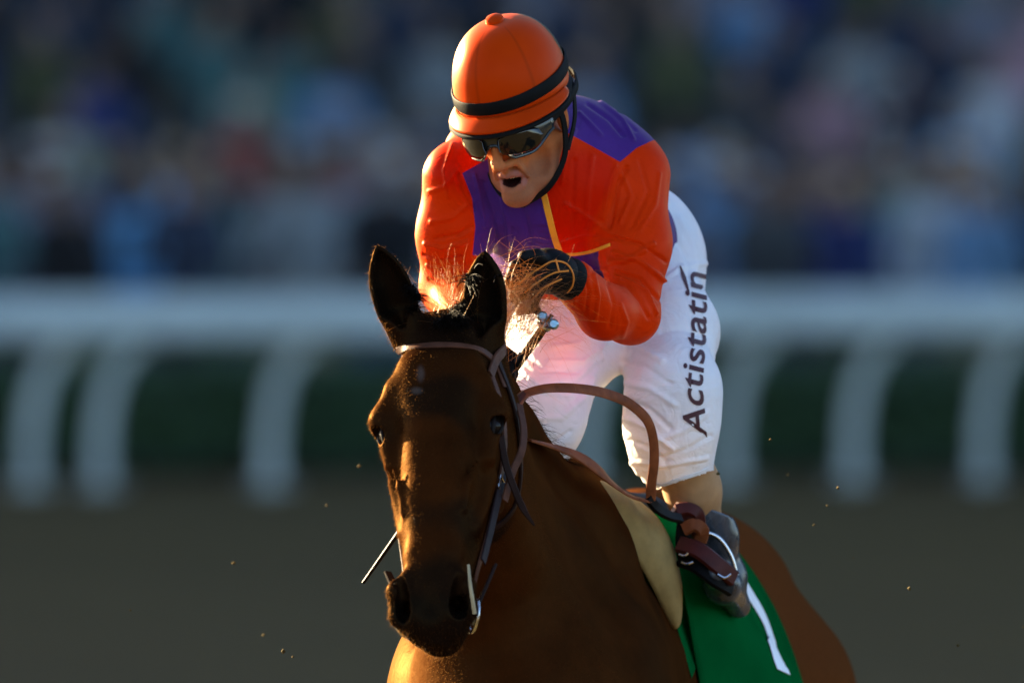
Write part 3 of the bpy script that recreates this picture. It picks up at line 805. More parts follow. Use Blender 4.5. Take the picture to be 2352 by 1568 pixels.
# forelock between the ears
n = 800; r = np.random.default_rng(41)
rt = np.stack([K(a, b, -.02) for a, b in zip(r.uniform(-.03, .03, n), r.normal(.008, .026, n))])
rt = np.stack([snap(HB, p + hN * .03 + HZ * .03, -.003)[0] for p in rt])
dd = np.stack([r.normal(.05, .3, n), r.uniform(-.9, -.4, n), r.uniform(.1, .6, n)], -1)
strands('forelock', rt, dd, r.uniform(.02, .05, n), 'horse_hair_dark', horse, .0011, 7, (.0, -.35, -2.2), .2, 42)
# tail
n = 500; r = np.random.default_rng(51)
rt = H(-1.62, 0, 1.40) + r.normal(size=(n, 3)) * .02
strands('tail', rt, np.tile(-HF * .35 - HZ * .8, (n, 1)) + r.normal(size=(n, 3)) * .2, r.uniform(.5, .9, n), 'horse_hair_dark', horse, .0012, 10, (0, .0, -.12), .25, 52)
# short coat hair that catches the low sun on the outline
tri = hq; cen = hv[tri].mean(1); fn_ = np.cross(hv[tri[:, 2]] - hv[tri[:, 0]], hv[tri[:, 3]] - hv[tri[:, 1]]); ar = np.linalg.norm(fn_, axis=1); fn_ /= ar[:, None] + 1e-12
sel = np.where((cen[:, 1] < -.30) & (cen[:, 2] > 1.2))[0]; pr = ar[sel] / ar[sel].sum(); n = 36000; r = np.random.default_rng(61)
pk = r.choice(sel, n, p=pr); a_, b_ = r.random(n)[:, None], r.random(n)[:, None]; t4 = hv[tri[pk]]
rp = (t4[:, 0] * (1 - a_) + t4[:, 1] * a_) * (1 - b_) + (t4[:, 3] * (1 - a_) + t4[:, 2] * a_) * b_
eard = np.interp(dark[tri[pk]].mean(1), [0, 1], [1, 1.5]); ln = r.uniform(.0025, .006, n) * eard
dr = fn_[pk] * .55 + r.normal(size=(n, 3)) * .25 + hA * .45; dr /= np.linalg.norm(dr, axis=1)[:, None]
u = np.cross(dr, r.normal(size=(n, 3))); u /= np.linalg.norm(u, axis=1)[:, None]
v3 = np.stack([rp - u * .00022 - fn_[pk] * .0005, rp + u * .00022 - fn_[pk] * .0005, rp + dr * ln[:, None]], 1).reshape(-1, 3)
tag(mesh_np('coat_hair', v3, np.arange(3 * n).reshape(n, 3), ['horse_fuzz'], horse, smooth=False), kind='stuff')
# whiskers round the muzzle and the eyes
n = 90; r = np.random.default_rng(71)
pts = [K(r.uniform(.54, .61), r.choice([-1, 1]) * r.uniform(.02, .055), r.uniform(-.13, -.05)) for _ in range(70)] + [K(r.uniform(.21, .26), r.choice([-1, 1]) * .1, r.uniform(-.065, -.04)) for _ in range(20)]
sn = [snap(HB, p, -.001) for p in pts]
strands('whisker', [a for a, b in sn], [b + r.normal(size=3) * .4 + hA * .3 for a, b in sn], r.uniform(.012, .035, n), 'horse_fuzz', horse, .0003, 5, (0, 0, -.3), .4, 72)
# ================================================================== JOCKEY
t = NT('rider_skin'); vec = t.coord('Object')
sk = t.ramp(t.noise(vec, 45, 4), [(0.3, (0.34, 0.100, 0.030)), (0.7, (0.48, 0.150, 0.048))])
sk = t.mix(t.math('MULTIPLY', t.attr('stubble'), t.math('MULTIPLY_ADD', t.noise(vec, 900, 2), 0.9, 0.10)), sk, (0.085, 0.062, 0.055, 1))
sk = t.mix(t.attr('lip'), sk, (0.30, 0.115, 0.09, 1)); sk = t.mix(t.attr('mouth'), sk, (0.030, 0.008, 0.007, 1))
t.set(color=sk, rough=0.5, spec=0.04, sss=0.04, normal=t.bump(t.noise(vec, 420, 3), 0.25, 0.0006))
def cloth_bump(t, vec, weave=1400, amt=0.12):
    a = t.noise(vec, weave, 2); b = t.noise(vec, 20, 2, 0.5, 1.2)
    rid = t.math('ABSOLUTE', t.math('SUBTRACT', b, 0.5)); c2 = t.noise(t.coord('Object', (1, 1, 2.2), (0.4, 0.3, 0.5)), 48, 2, 0.5, 0.8)
    return t.bump(a, amt, 0.0005, t.bump(c2, 0.22, 0.006, t.bump(rid, 0.45, 0.014)))
t = NT('silks'); vec = t.coord('Object')
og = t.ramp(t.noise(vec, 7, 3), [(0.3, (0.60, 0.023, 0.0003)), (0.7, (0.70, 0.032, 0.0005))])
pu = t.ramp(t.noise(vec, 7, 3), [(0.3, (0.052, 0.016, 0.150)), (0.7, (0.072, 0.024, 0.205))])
og = t.mix(t.attr('front'), og, (0.60, 0.010, 0.0003, 1))  # same orange silk; deeper shade on the torso front painted as redder colour
c = t.mix(t.step(t.attr('purple')), og, pu)
t.set(color=c, rough=0.42, spec=0.0, normal=cloth_bump(t, vec)); translucent(t, c, 0.12); gloss(t, (1.0, 0.86, 0.55, 1), 0.004, 0.20, 3.0, 0.42)
t = NT('breeches_white'); vec = t.coord('Object')
bw = t.ramp(t.noise(vec, 10, 3), [(0.3, (0.78, 0.82, 0.88)), (0.7, (0.86, 0.90, 0.95))])
t.set(color=bw, rough=0.55, spec=0.3, normal=cloth_bump(t, vec, 1200, 0.1)); translucent(t, (0.92, 0.85, 0.82, 1), 0.26)
t = NT('cap_cover'); vec = t.coord('Object')
cv = t.ramp(t.noise(vec, 9, 3), [(0.3, (0.43, 0.029, 0.0004)), (0.7, (0.50, 0.038, 0.0006))])
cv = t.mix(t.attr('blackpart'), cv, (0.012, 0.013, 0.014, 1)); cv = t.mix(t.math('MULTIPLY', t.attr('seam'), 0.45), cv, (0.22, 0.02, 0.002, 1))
t.set(color=cv, rough=0.40, spec=0.0, normal=t.bump(t.noise(vec, 1200, 2), 0.1, 0.0005)); translucent(t, cv, 0.08); gloss(t, (1.0, 0.88, 0.58, 1), 0.004, 0.30, 3.0, 0.38)
simple('elastic_black', (0.0045, 0.0052, 0.0056), 0.6, 0.2, 40, 0.3, 900, 0.0005, spec_=0.06)
simple('glove_black', (0.0042, 0.0042, 0.0046), 0.55, 0.3, 60, 0.3, 500, 0.001, spec_=0.08)
simple('piping_yellow', (0.72, 0.30, 0.02), 0.5, 0.1, 40)
simple('cord_orange', (0.62, 0.20, 0.03), 0.5, 0.1, 40)
simple('sock_tan', (0.33, 0.185, 0.085), 0.7, 0.12, 40, 0.3, 700, 0.0008)
simple('undershirt_white', (0.78, 0.76, 0.80), 0.7, 0.05)
t = NT('boot_leather'); vec = t.coord('Object')
t.set(color=t.ramp(t.noise(t.coord('Object', (1, 1, .35)), 22, 4, 0.6), [(0.35, (0.012, 0.015, 0.020)), (0.58, (0.040, 0.050, 0.066)), (0.78, (0.13, 0.15, 0.18))]), rough=t.ramp(t.noise(vec, 30, 4), [(0.3, (.16,)*3), (0.7, (.42,)*3)]), spec=0.4, normal=t.bump(t.noise(vec, 40, 4), 0.08, 0.003))
t = NT('goggle_lens'); t.set(color=(0.003, 0.0035, 0.004, 1), rough=0.05, spec=0.55)
t = NT('goggle_frame'); vec = t.coord('Object'); t.set(color=(0.016, 0.020, 0.020, 1), rough=0.16, spec=0.45)
t = NT('lettering'); t.set(color=(0.050, 0.006, 0.012, 1), rough=0.6)

jockey = empty('person', P(1420, 1100, .30))
tag(jockey, 'jockey in orange and purple silks, orange cap and goggles crouched on the bay horse', 'person')

# --- head frame
def rot(ax, a):
    c, s = math.cos(a), math.sin(a)
    return {'x': np.array([[1,0,0],[0,c,-s],[0,s,c]]), 'y': np.array([[c,0,s],[0,1,0],[-s,0,c]]), 'z': np.array([[c,-s,0],[s,c,0],[0,0,1]])}[ax]
RJ = rot('y', math.radians(-5.5)) @ rot('z', math.radians(-26)) @ rot('x', math.radians(20))
jl, jf, ju = RJ @ np.array([1., 0, 0]), RJ @ np.array([0, -1., 0]), RJ @ np.array([0, 0, 1.])
JO = P(1192, 270, .02)
def J(l, f, u): return JO + jl * l + jf * f + ju * u
Rj = np.stack([jl, jf, ju], 1)
# --- skeleton
NECK = P(1268, 395, .15)
SHL, ELL_, WRL = P(1456, 405, .15), P(1448, 722, .05), P(1318, 650, -.11)
SHR, ELR, WRR = P(1052, 405, .10), P(1034, 660, .13), P(1105, 790, -.06)
PEL = P(1432, 600, .47)
HIPL, KNL, CALL, ANL = P(1480, 610, .45), P(1546, 935, .20), P(1580, 1090, .255), P(1668, 1335, .37)
HIPR, KNR, CALR, ANR = P(1368, 610, .43), P(1232, 960, .09), P(1205, 1090, .17), P(1130, 1335, .30)

# --- skin body, one continuous mesh
F = Field(axis_coords(-.22, .46, .011, (JO[0] - .10, JO[0] + .10, .0022)), axis_coords(-.24, .64, .011, (JO[1] - .15, JO[1] + .09, .0024)), axis_coords(1.36, 2.44, .011, (JO[2] - .14, JO[2] + .06, .0022)))
F.pad = .05
F.chain([NECK, PEL], [.105, .10], .05)
F.cone(SHL, SHR, .05, .05, .06)
F.chain([SHL, ELL_, WRL], [.044, .034, .025], .03); F.chain([SHR, ELR, WRR], [.044, .034, .025], .03)
F.chain([HIPL, KNL, CALL, ANL], [.070, .042, .034, .022], .04); F.chain([HIPR, KNR, CALR, ANR], [.070, .042, .034, .022], .04)
F.cone(NECK, J(0, -.035, -.05), .062, .054, .04)
F.pad = .03
F.ell(J(0, -.012, .045), (.073, .092, .085), .02, Rj)
F.ell(J(0, .030, -.030), (.053, .060, .088), .03, Rj)
for s in (-1, 1):
    F.chain([J(s * .054, -.005, -.045), J(s * .040, .032, -.094), J(s * .010, .075, -.111)], [.013, .013, .014], .025)
    F.ell(J(s * .041, .058, -.020), (.020, .017, .013), .018, Rj)
    F.cone(J(s * .012, .090, .026), J(s * .048, .070, .022), .010, .009, .015)
    F.ell(J(s * .030, .082, .004), (.017, .014, .011), .01, Rj, sub=True); F.ell(J(s * .030, .066, .003), (.013, .012, .011), .006, Rj)
    F.ell(J(s * .0120, .101, -.044), (.0070, .011, .0070), .007, Rj)
    F.ell(J(s * .0070, .106, -.0525), (.0032, .006, .003), .003, Rj, sub=True)
    F.ell(J(s * .074, -.012, -.008), (.007, .019, .031), .008, Rj); F.ell(J(s * .079, -.008, -.006), (.004, .010, .019), .004, Rj, sub=True)
    F.cone(J(s * .020, .094, -.042), J(s * .031, .078, -.078), .0042, .003, .012)
    F.ell(J(s * .044, .050, -.062), (.014, .018, .020), .02, Rj, sub=True)
F.ell(J(0, .080, -.110), (.020, .016, .014), .02, Rj)
F.chain([J(0, .090, .018), J(0, .108, -.014), J(0, .119, -.040)], [.0065, .0075, .0098], .010)
F.cone(J(0, .106, -.047), J(0, .094, -.060), .006, .006, .01)
MD = -.007
up = spline([J(-.020, .080, -.066 + MD), J(-.010, .091, -.0585 + MD), J(0, .094, -.0600 + MD), J(.010, .091, -.0585 + MD), J(.020, .080, -.066 + MD)], 7)
lo = spline([J(-.020, .078, -.076 + MD), J(-.011, .087, -.0900 + MD), J(0, .0895, -.0935 + MD), J(.011, .087, -.0900 + MD), J(.020, .078, -.076 + MD)], 7)
F.ell(J(0, .086, -.0755 + MD), (.0165, .030, .0115), .006, Rj, sub=True)
F.chain(list(up), [.004, .005, .0055, .005, .0055, .005, .004], .005); F.chain(list(lo), [.0045, .0058, .0062, .0062, .0062, .0058, .0045], .005)
F.ell(J(0, .070, -.0865 + MD), (.014, .016, .005), .004, Rj)          # tongue
bv, bq = F.mesh(); del F
bv = smooth_mesh(bv, bq, 1); bl = (bv - JO) @ Rj
face = np.abs(bl).max(1) < .14
stub = np.where(face, sst(-bl[:, 2], .045, .075) * sst(bl[:, 1], -.01, .02) * .75, 0)
stub = np.maximum(stub, np.where(face, .5 * np.exp(-((bl[:, 2] + .050) / .008)**2 - (bl[:, 0] / .024)**2) * (bl[:, 1] > .07), 0))
dlip = np.full(len(bv), 1.0)
for c_ in (up, lo):
    for p_ in spline(c_, 15): dlip = np.minimum(dlip, np.linalg.norm(bv - p_, axis=1))
lip = sst(.0085 - dlip, 0, .003)
cav = np.where(face, ((bl[:, 0] / .0175)**2 + ((bl[:, 2] + .075 - MD) / .012)**2 < 1.0) & (bl[:, 1] < .088) & (bl[:, 1] > .04), 0).astype(float)
stub = stub * (1 - lip)
mesh_np('body', bv, bq, ['rider_skin'], jockey, attrs=dict(stubble=stub, lip=lip, mouth=cav))

# --- teeth just behind the upper lip
m = MB()
for k in range(-4, 5): m.box(J(k * .0046, .0835 - .0007 * k * k, -.0665 + MD), (.0043, .004, .007), Rj, bevel=.001)
m.build('teeth', simple('tooth_enamel', (0.60, 0.54, 0.44), 0.3), jockey)

# --- jersey
F = Field(axis_coords(-.20, .36, .0030), axis_coords(-.17, .62, .0034), axis_coords(1.76, 2.34, .0030)); F.pad = .08
F.ell(P(1264, 372, .19), (.182, .135, .118), .02, rot('y', math.radians(4)))
F.cone(P(1262, 440, .15), P(1300, 520, .27), .120, .125, .07)
F.cone(P(1300, 510, .25), P(1430, 590, .45), .128, .122, .06)
F.cone(P(1330, 560, .20), P(1390, 615, .36), .055, .070, .06)      # loose front hanging from the chest
F.cone(P(1180, 455, .13), P(1240, 540, .16), .055, .045, .06)
F.cone(NECK, J(0, -.04, -.075), .075, .062, .04)
F.pad = .04
F.chain([SHL, P(1462, 560, .10), ELL_], [.061, .050, .048], .045); F.chain([ELL_, P(1388, 716, -.03), WRL], [.046, .044, .036], .02)
F.chain([SHR, P(1038, 540, .12), ELR], [.060, .051, .046], .045); F.chain([ELR, WRR], [.050, .038], .02)
jv, jq = F.mesh(); del F
jv = smooth_mesh(jv, jq, 1); jn = vnormals(jv, jq)
FO = [ # left sleeve: elbow and forearm wrinkles
 ([(1500, 560), (1440, 600), (1400, 600)], 9, .006), ([(1528, 600), (1470, 560), (1410, 545)], 7, -.005), ([(1525, 645), (1470, 600), (1410, 580)], 8, .006), ([(1515, 690), (1470, 640), (1415, 625)], 8, -.005), ([(1508, 720), (1485, 668), (1430, 640)], 7, .005),
 ([(1340, 622), (1352, 670), (1345, 720)], 6, -.004), ([(1362, 630), (1374, 680), (1368, 735)], 7, .0045), ([(1318, 625), (1326, 660), (1318, 700)], 5, .004), ([(1395, 650), (1410, 700), (1400, 750)], 8, -.003), ([(1300, 650), (1305, 690)], 4, -.003), ([(1440, 655), (1470, 690), (1490, 730)], 8, -.004), ([(1425, 700), (1440, 740), (1430, 772)], 9, .003),
 # chest, from armpit and shoulder
 ([(1400, 520), (1420, 430), (1440, 385)], 8, -.006), ([(1385, 500), (1395, 430), (1415, 380)], 8, .004), ([(1345, 520), (1350, 440), (1360, 360)], 12, .0035), ([(1320, 540), (1315, 460), (1320, 370)], 10, -.003), ([(1400, 535), (1350, 500), (1300, 470)], 10, .003), ([(1400, 548), (1340, 545), (1290, 560)], 10, -.003), ([(1290, 420), (1300, 340), (1320, 300)], 9, .003),
 # yoke
 ([(1350, 240), (1400, 275), (1430, 310)], 9, -.004), ([(1380, 235), (1430, 275), (1455, 320)], 8, .004), ([(1420, 255), (1460, 300)], 7, -.003), ([(1330, 260), (1380, 310)], 8, .003),
 # upper sleeve
 ([(1430, 400), (1450, 450), (1425, 510)], 9, .004), ([(1470, 370), (1490, 440), (1450, 520)], 10, -.003), ([(1515, 400), (1505, 470), (1470, 530)], 9, .003),
 # right sleeve
 ([(972, 585), (1010, 600), (1060, 590)], 6, -.006), ([(975, 560), (1015, 572), (1075, 555)], 7, .005), ([(980, 610), (1015, 622), (1060, 612)], 6, .005), ([(1085, 520), (1050, 540), (1000, 548)], 7, -.004), ([(1088, 480), (1060, 440), (1050, 400)], 8, -.005), ([(1040, 330), (1020, 390), (1030, 450)], 9, .003), ([(1075, 470), (1040, 500), (990, 510)], 9, .0035), ([(1060, 380), (1020, 430), (985, 440)], 8, .003), ([(985, 640), (1020, 652), (1060, 640)], 6, -.004),
 # purple chest
 ([(1110, 420), (1130, 490), (1140, 550)], 9, -.004), ([(1150, 440), (1165, 510), (1170, 570)], 9, .004), ([(1200, 470), (1215, 530), (1225, 580)], 10, -.003), ([(1090, 400), (1105, 460), (1112, 520)], 6, .004), ([(1320, 590), (1350, 615), (1395, 620)], 7, .003)]
FO = [(a, b * .62, c * .98) for a, b, c in FO]
jv = folds(jv, jn, FO)
jn = vnormals(jv, jq); jv = jv + jn * (.0007 * pnoise(jv, 42, 9, 2))[:, None]
juv = UV(jv); jn = vnormals(jv, jq)
def seg3(p, a, b):
    ba = b - a; t_ = np.clip(((p - a) @ ba) / (ba @ ba), 0, 1); return np.linalg.norm(p - a - t_[:, None] * ba, axis=1)
armd = np.minimum(np.minimum(seg3(jv, P(1466, 500, .11), ELL_), seg3(jv, ELL_, WRL)), np.minimum(seg3(jv, P(1034, 480, .12), ELR), seg3(jv, ELR, WRR)))
torso = (.062 - armd) < 0
yoke = [(1285, 195), (1345, 195), (1430, 225), (1500, 265), (1545, 318), (1500, 322), (1462, 340), (1424, 372), (1380, 347), (1300, 303), (1280, 260)]
chest = [(1062, 398), (1120, 365), (1190, 395), (1246, 415), (1258, 480), (1288, 588), (1200, 640), (1080, 640), (1092, 520), (1084, 455)]
lower = [(1288, 586), (1345, 582), (1415, 560), (1440, 700), (1280, 700)]
waist = [(1522, 470), (1562, 462), (1590, 520), (1530, 600), (1515, 540)]
pd = np.full(len(jv), -30.0)
pd = np.maximum(pd, poly_sd(juv, yoke))
for pl in (chest, lower, waist): pd = np.maximum(pd, np.where(torso, poly_sd(juv, pl), -30))
pd = np.where(jn[:, 1] > .35, np.where(jv[:, 2] > 2.12, np.maximum(pd, 3), -5), pd)
front = sst(armd, .070, .095) * sst(juv[:, 1], 300, 380) * sst(1440 - juv[:, 0], 0, 50)  # mask for the shade painted on the torso front, sleeves left out
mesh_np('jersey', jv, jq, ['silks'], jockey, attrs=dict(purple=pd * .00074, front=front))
JB = bvh_of(jv, jq)
def on_surface(bvh, path, n=30, off=0.0):
    pts, nn = [], []
    for u, v_ in spline(np.array([(a, b) for a, b in path], float), n):
        p_, n_ = snap_px(bvh, u, v_, off)
        if p_ is not None: pts.append(p_); nn.append(n_)
    return np.array(pts), np.array(nn)
for path, w in (([(1240, 408), (1250, 450), (1262, 500), (1275, 550), (1287, 584)], .011), ([(1287, 584), (1320, 584), (1360, 577), (1402, 562)], .006)):
    p_, n_ = on_surface(JB, path, 24); m = MB(); m.strap(p_ - n_ * .001, n_, w, .0028); m.build('piping', 'piping_yellow', jockey)
# white undershirt collar at the neck
p_, n_ = on_surface(JB, [(1290, 318), (1284, 345), (1272, 375), (1258, 398)], 14); m = MB(); m.strap(p_ - n_ * .002, n_, np.linspace(.010, .005, len(p_)), .006); m.build('collar', 'undershirt_white', jockey)

# --- breeches
F = Field(axis_coords(-.12, .44, .0034), axis_coords(-.02, .66, .0038), axis_coords(1.54, 2.12, .0034)); F.pad = .08
F.ell(P(1428, 595, .47), (.135, .125, .120), .03)
F.ell(P(1490, 565, .46), (.070, .10, .10), .05)
F.pad = .05
F.chain([HIPL, P(1530, 760, .31), P(1545, 900, .19), P(1542, 985, .20), P(1552, 1075, .235)], [.092, .080, .074, .070, .057], .04)
F.chain([HIPR, P(1300, 780, .27), KNR, P(1212, 1080, .16)], [.105, .090, .073, .055], .04)
F.cone(P(1548, 1050, .22), P(1565, 1092, .245), .058, .054, .02)
wv, wq = F.mesh(); del F
# open hem below the left knee, slanting
uvq = UV(wv[wq].mean(1)); keep = ~((uvq[:, 0] > 1440) & (uvq[:, 1] > np.interp(uvq[:, 0], [1470, 1510, 1630], [1102, 1122, 1080])))
wq = wq[keep]; wv = smooth_mesh(wv, wq, 1); wn_ = vnormals(wv, wq)
WF = [([(1560, 500), (1590, 560), (1600, 620)], 10, .003), ([(1545, 530), (1575, 590), (1585, 650)], 10, -.003), ([(1620, 605), (1560, 615), (1530, 640)], 8, .003), ([(1625, 770), (1560, 755), (1520, 760)], 9, -.003), ([(1420, 790), (1470, 800), (1520, 830)], 12, .004), ([(1430, 830), (1480, 840), (1540, 880)], 10, -.0035), ([(1440, 880), (1490, 890), (1550, 930)], 10, .004), ([(1445, 920), (1490, 940), (1540, 985)], 9, -.004), ([(1440, 960), (1490, 985), (1545, 1030)], 10, .004), ([(1445, 1010), (1490, 1030), (1530, 1060)], 8, -.003), ([(1460, 1060), (1520, 1070), (1620, 1050)], 8, .004), ([(1630, 1000), (1580, 1030), (1530, 1050)], 8, -.003), ([(1620, 950), (1570, 990), (1510, 1010)], 9, .003),
 ([(1200, 760), (1260, 800), (1330, 790)], 10, .004), ([(1190, 800), (1250, 850), (1330, 850)], 10, -.004), ([(1200, 850), (1250, 900), (1310, 910)], 9, .004), ([(1390, 790), (1340, 830), (1260, 830)], 9, .004), ([(1375, 840), (1330, 880), (1270, 890)], 9, -.003), ([(1340, 910), (1290, 960), (1230, 960)], 9, .004), ([(1310, 990), (1270, 1020), (1220, 1020)], 8, -.004), ([(1380, 720), (1320, 740), (1250, 720)], 10, -.003), ([(1395, 775), (1380, 800), (1385, 825)], 7, .005), ([(1350, 900), (1362, 870)], 7, .005), ([(1440, 1035), (1470, 1085)], 8, .005)]
WF = [(a, b * .75, c) for a, b, c in WF]
wv = folds(wv, wn_, WF, .4); wn_ = vnormals(wv, wq); wv = wv + wn_ * (.0020 * pnoise(wv, 50, 19, 2))[:, None]
mesh_np('breeches', wv, wq, ['breeches_white'], jockey)
WB = bvh_of(wv, wq)
m = MB(); p_, n_ = on_surface(WB, [(1488, 1096), (1512, 1112), (1560, 1100), (1600, 1088), (1626, 1076)], 20, .0); m.strap(p_ - n_ * .003, n_, .008, .004); m.build('hem', 'breeches_white', jockey)

# --- lettering up the outer thigh, reading from knee to hip
cu = bpy.data.curves.new('lettering_curve', 'FONT'); cu.body = 'Actistatin'; cu.size = 1.0; cu.shear = 0.28; cu.offset = 0.012; cu.resolution_u = 4; cu.space_character = 1.02
to = bpy.data.objects.new('lettering_tmp', cu); col.objects.link(to)
me = to.to_mesh(); lv = np.array([v.co[:] for v in me.vertices]); lf = [list(p.vertices) for p in me.polygons]; to.to_mesh_clear()
bpy.data.objects.remove(to); bpy.data.curves.remove(cu)
x0, x1 = lv[:, 0].min(), lv[:, 0].max(); sx = (lv[:, 0] - x0) / (x1 - x0)
# finer triangles so the print follows the cloth
bm = bmesh.new(); bvs = [bm.verts.new(v) for v in lv]
for f_ in lf:
    try: bm.faces.new([bvs[i] for i in f_])
    except ValueError: pass
bmesh.ops.triangulate(bm, faces=bm.faces[:]); bmesh.ops.subdivide_edges(bm, edges=[e for e in bm.edges if e.calc_length() > .08], cuts=2, use_grid_fill=False); bmesh.ops.triangulate(bm, faces=bm.faces[:])
bm.verts.ensure_lookup_table(); lv = np.array([v.co[:] for v in bm.verts]); lf = np.array([[v.index for v in f_.verts] for f_ in bm.faces]); bm.free()
LET = True
base_v = lambda s_: np.interp(s_, [0, 1], [1004, 622]); base_u = lambda s_: np.interp(s_, [0, .12, .3, .55, .8, 1], [1622, 1619, 1612, 1619, 1622, 1619])
sx = (lv[:, 0] - x0) / (x1 - x0); hgt = lv[:, 1] / .72
pos = []
for s_, h_ in zip(sx, hgt):
    p_, n_ = snap_px(WB, float(base_u(s_) - h_ * 52), float(base_v(s_) + h_ * 6), .0014)
    pos.append(p_ if p_ is not None else np.array([np.nan] * 3))
pos = np.array(pos); okf = ~np.isnan(pos[lf]).any(axis=(1, 2)); lf = lf[okf]
ed = np.max(np.linalg.norm(pos[lf] - pos[np.roll(lf, 1, 1)], axis=2), axis=1); lf = lf[ed < .05]
par = np.arange(len(pos))
def root(i):
    while par[i] != i: par[i] = par[par[i]]; i = par[i]
    return i
for t3 in lf:
    r0 = root(t3[0]); par[root(t3[1])] = r0; par[root(t3[2])] = r0
cid = np.array([root(t3[0]) for t3 in lf]); comps = []
for c_ in np.unique(cid):
    xs_ = lv[lf[cid == c_]][:, :, 0]; comps.append([xs_.min(), xs_.max(), [c_]])
comps.sort(); merged = []
for c_ in comps:                                                  # a dot belongs to its stem
    if merged and min(merged[-1][1], c_[1]) - max(merged[-1][0], c_[0]) > .5 * min(c_[1] - c_[0], merged[-1][1] - merged[-1][0]): merged[-1][1] = max(merged[-1][1], c_[1]); merged[-1][2] += c_[2]
    else: merged.append(c_)
for c_ in merged:
    fs_ = lf[np.isin(cid, c_[2])]; us_, inv = np.unique(fs_, return_inverse=True)
    mesh_np('letter', pos[us_], inv.reshape(-1, 3), ['lettering'], jockey, smooth=False)
p_, n_ = on_surface(WB, [(1562, 612), (1570, 636), (1576, 655), (1582, 672)], 12, .001); m = MB(); m.strap(p_, n_, np.concatenate([np.linspace(.003, .009, 5), np.linspace(.009, .003, 7)])[:len(p_)], .0006); m.build('lettering_swash', 'lettering', jockey)

# --- socks and boots
def limb(name, pts, rad, mat, step=.004, extra=None, parent=jockey, cut=None, k=.02):
    P_ = np.array(pts); lo_, hi_ = P_.min(0) - max(rad) - .05, P_.max(0) + max(rad) + .05
    if extra is not None:
        for e in extra: lo_ = np.minimum(lo_, np.minimum(e[0], e[1]) - .06); hi_ = np.maximum(hi_, np.maximum(e[0], e[1]) + .06)
    F = Field(*[axis_coords(lo_[i], hi_[i], step) for i in range(3)]); F.chain(pts, rad, k)
    for e in (extra or []): F.cone(*e)
    if cut is not None: F.cut(*cut)
    v, q = F.mesh(); v = smooth_mesh(v, q, 1)
    return v, q, mesh_np(name, v, q, [mat], parent)
limb('sock', [P(1572, 1070, .25), P(1592, 1125, .275), P(1622, 1190, .31)], [.050, .046, .028], 'sock_tan')
limb('sock', [CALR, ANR], [.050, .035], 'sock_tan')
bt_top = (P(1624, 1170, .295), np.array([.28, .10, .95]))
for sgn in (1, -1):
    if sgn == 1:
        b0, b1, b2, heel, ball, toe = P(1618, 1140, .285), P(1642, 1232, .318), P(1664, 1325, .36), P(1696, 1390, .40), P(1660, 1345, .29), P(1640, 1318, .22)
    else:
        mir = lambda p: p - HS * 2 * ((p - HO) @ HS)
        b0, b1, b2, heel, ball, toe = [mir(p) for p in (P(1618, 1140, .285), P(1642, 1232, .318), P(1664, 1325, .36), P(1696, 1390, .40), P(1660, 1345, .29), P(1640, 1318, .22))]
    bo = limb('boot', [b0, b1, b2, heel], [.041, .037, .031, .017], 'boot_leather', .0036, [(b2, ball, .028, .026, .03), (ball, toe, .027, .021, .02), (heel, ball, .016, .022, .02)], cut=bt_top if sgn == 1 else None)

# --- helmet with silk cover
def helm(phi, h):
    """phi around (0 = front), h 0 rim .. 1 apex; returns local l, f, u"""
    e = 2.35; r = max(0.0, 1 - max(0, h)**e)**(1 / e)
    if h < 0: r = 1.0 + h * .35
    sd, fr = .0945, .1135
    pan = 1 + .010 * abs(math.sin(3 * phi + .25))**.7 * min(1, 3 * r)
    return sd * r * math.sin(phi) * pan, -.004 + fr * r * math.cos(phi) * pan, .050 + (.126 if h > 0 else .11) * h
nph, nh = 120, 40; vv, seam, blk = [], [], []
hs = np.concatenate([np.linspace(-.16, 0, 6)[:-1], np.linspace(0, 1, nh) ** .85])
for h in hs:
    for k in range(nph):
        ph = 2 * math.pi * k / nph; l_, f_, u_ = helm(ph, h); vv.append(J(l_, f_, u_))
        s3 = abs(((3 * ph + .25) / math.pi + .5) % 1 - .5) * math.pi / 3; seam.append(1.0 if s3 < .03 and .02 < h < .97 else 0)
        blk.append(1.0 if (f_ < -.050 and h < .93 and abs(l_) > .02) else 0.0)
ff = [[i*nph+k, i*nph+(k+1)%nph, (i+1)*nph+(k+1)%nph, (i+1)*nph+k] for i in range(len(hs)-1) for k in range(nph)]
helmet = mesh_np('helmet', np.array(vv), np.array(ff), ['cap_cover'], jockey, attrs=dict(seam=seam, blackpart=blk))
def hpart(m, name, mat):
    o = m.build(name, mat, jockey); o.parent = helmet; o.location = (0, 0, 0); return o
m = MB(); m.tube([J(0, -.004, .170), J(.001, -.002, .181), J(.002, -.001, .185)], [.018, .015, .006], 14); hpart(m, 'button', 'cap_cover')
m = MB(); pts, nn = [], []
for k in range(97):
    ph = 2 * math.pi * k / 96; a = np.array(helm(ph, .055)); a[2] += .004 + .018 * (1 - math.cos(ph)) / 2; pts.append(J(*(a * [1.005, 1.005, 1]))); nn.append(nrm(jl * math.sin(ph) + jf * math.cos(ph)))
m.strap(pts, nn, .022, .0028); hpart(m, 'band', 'elastic_black')
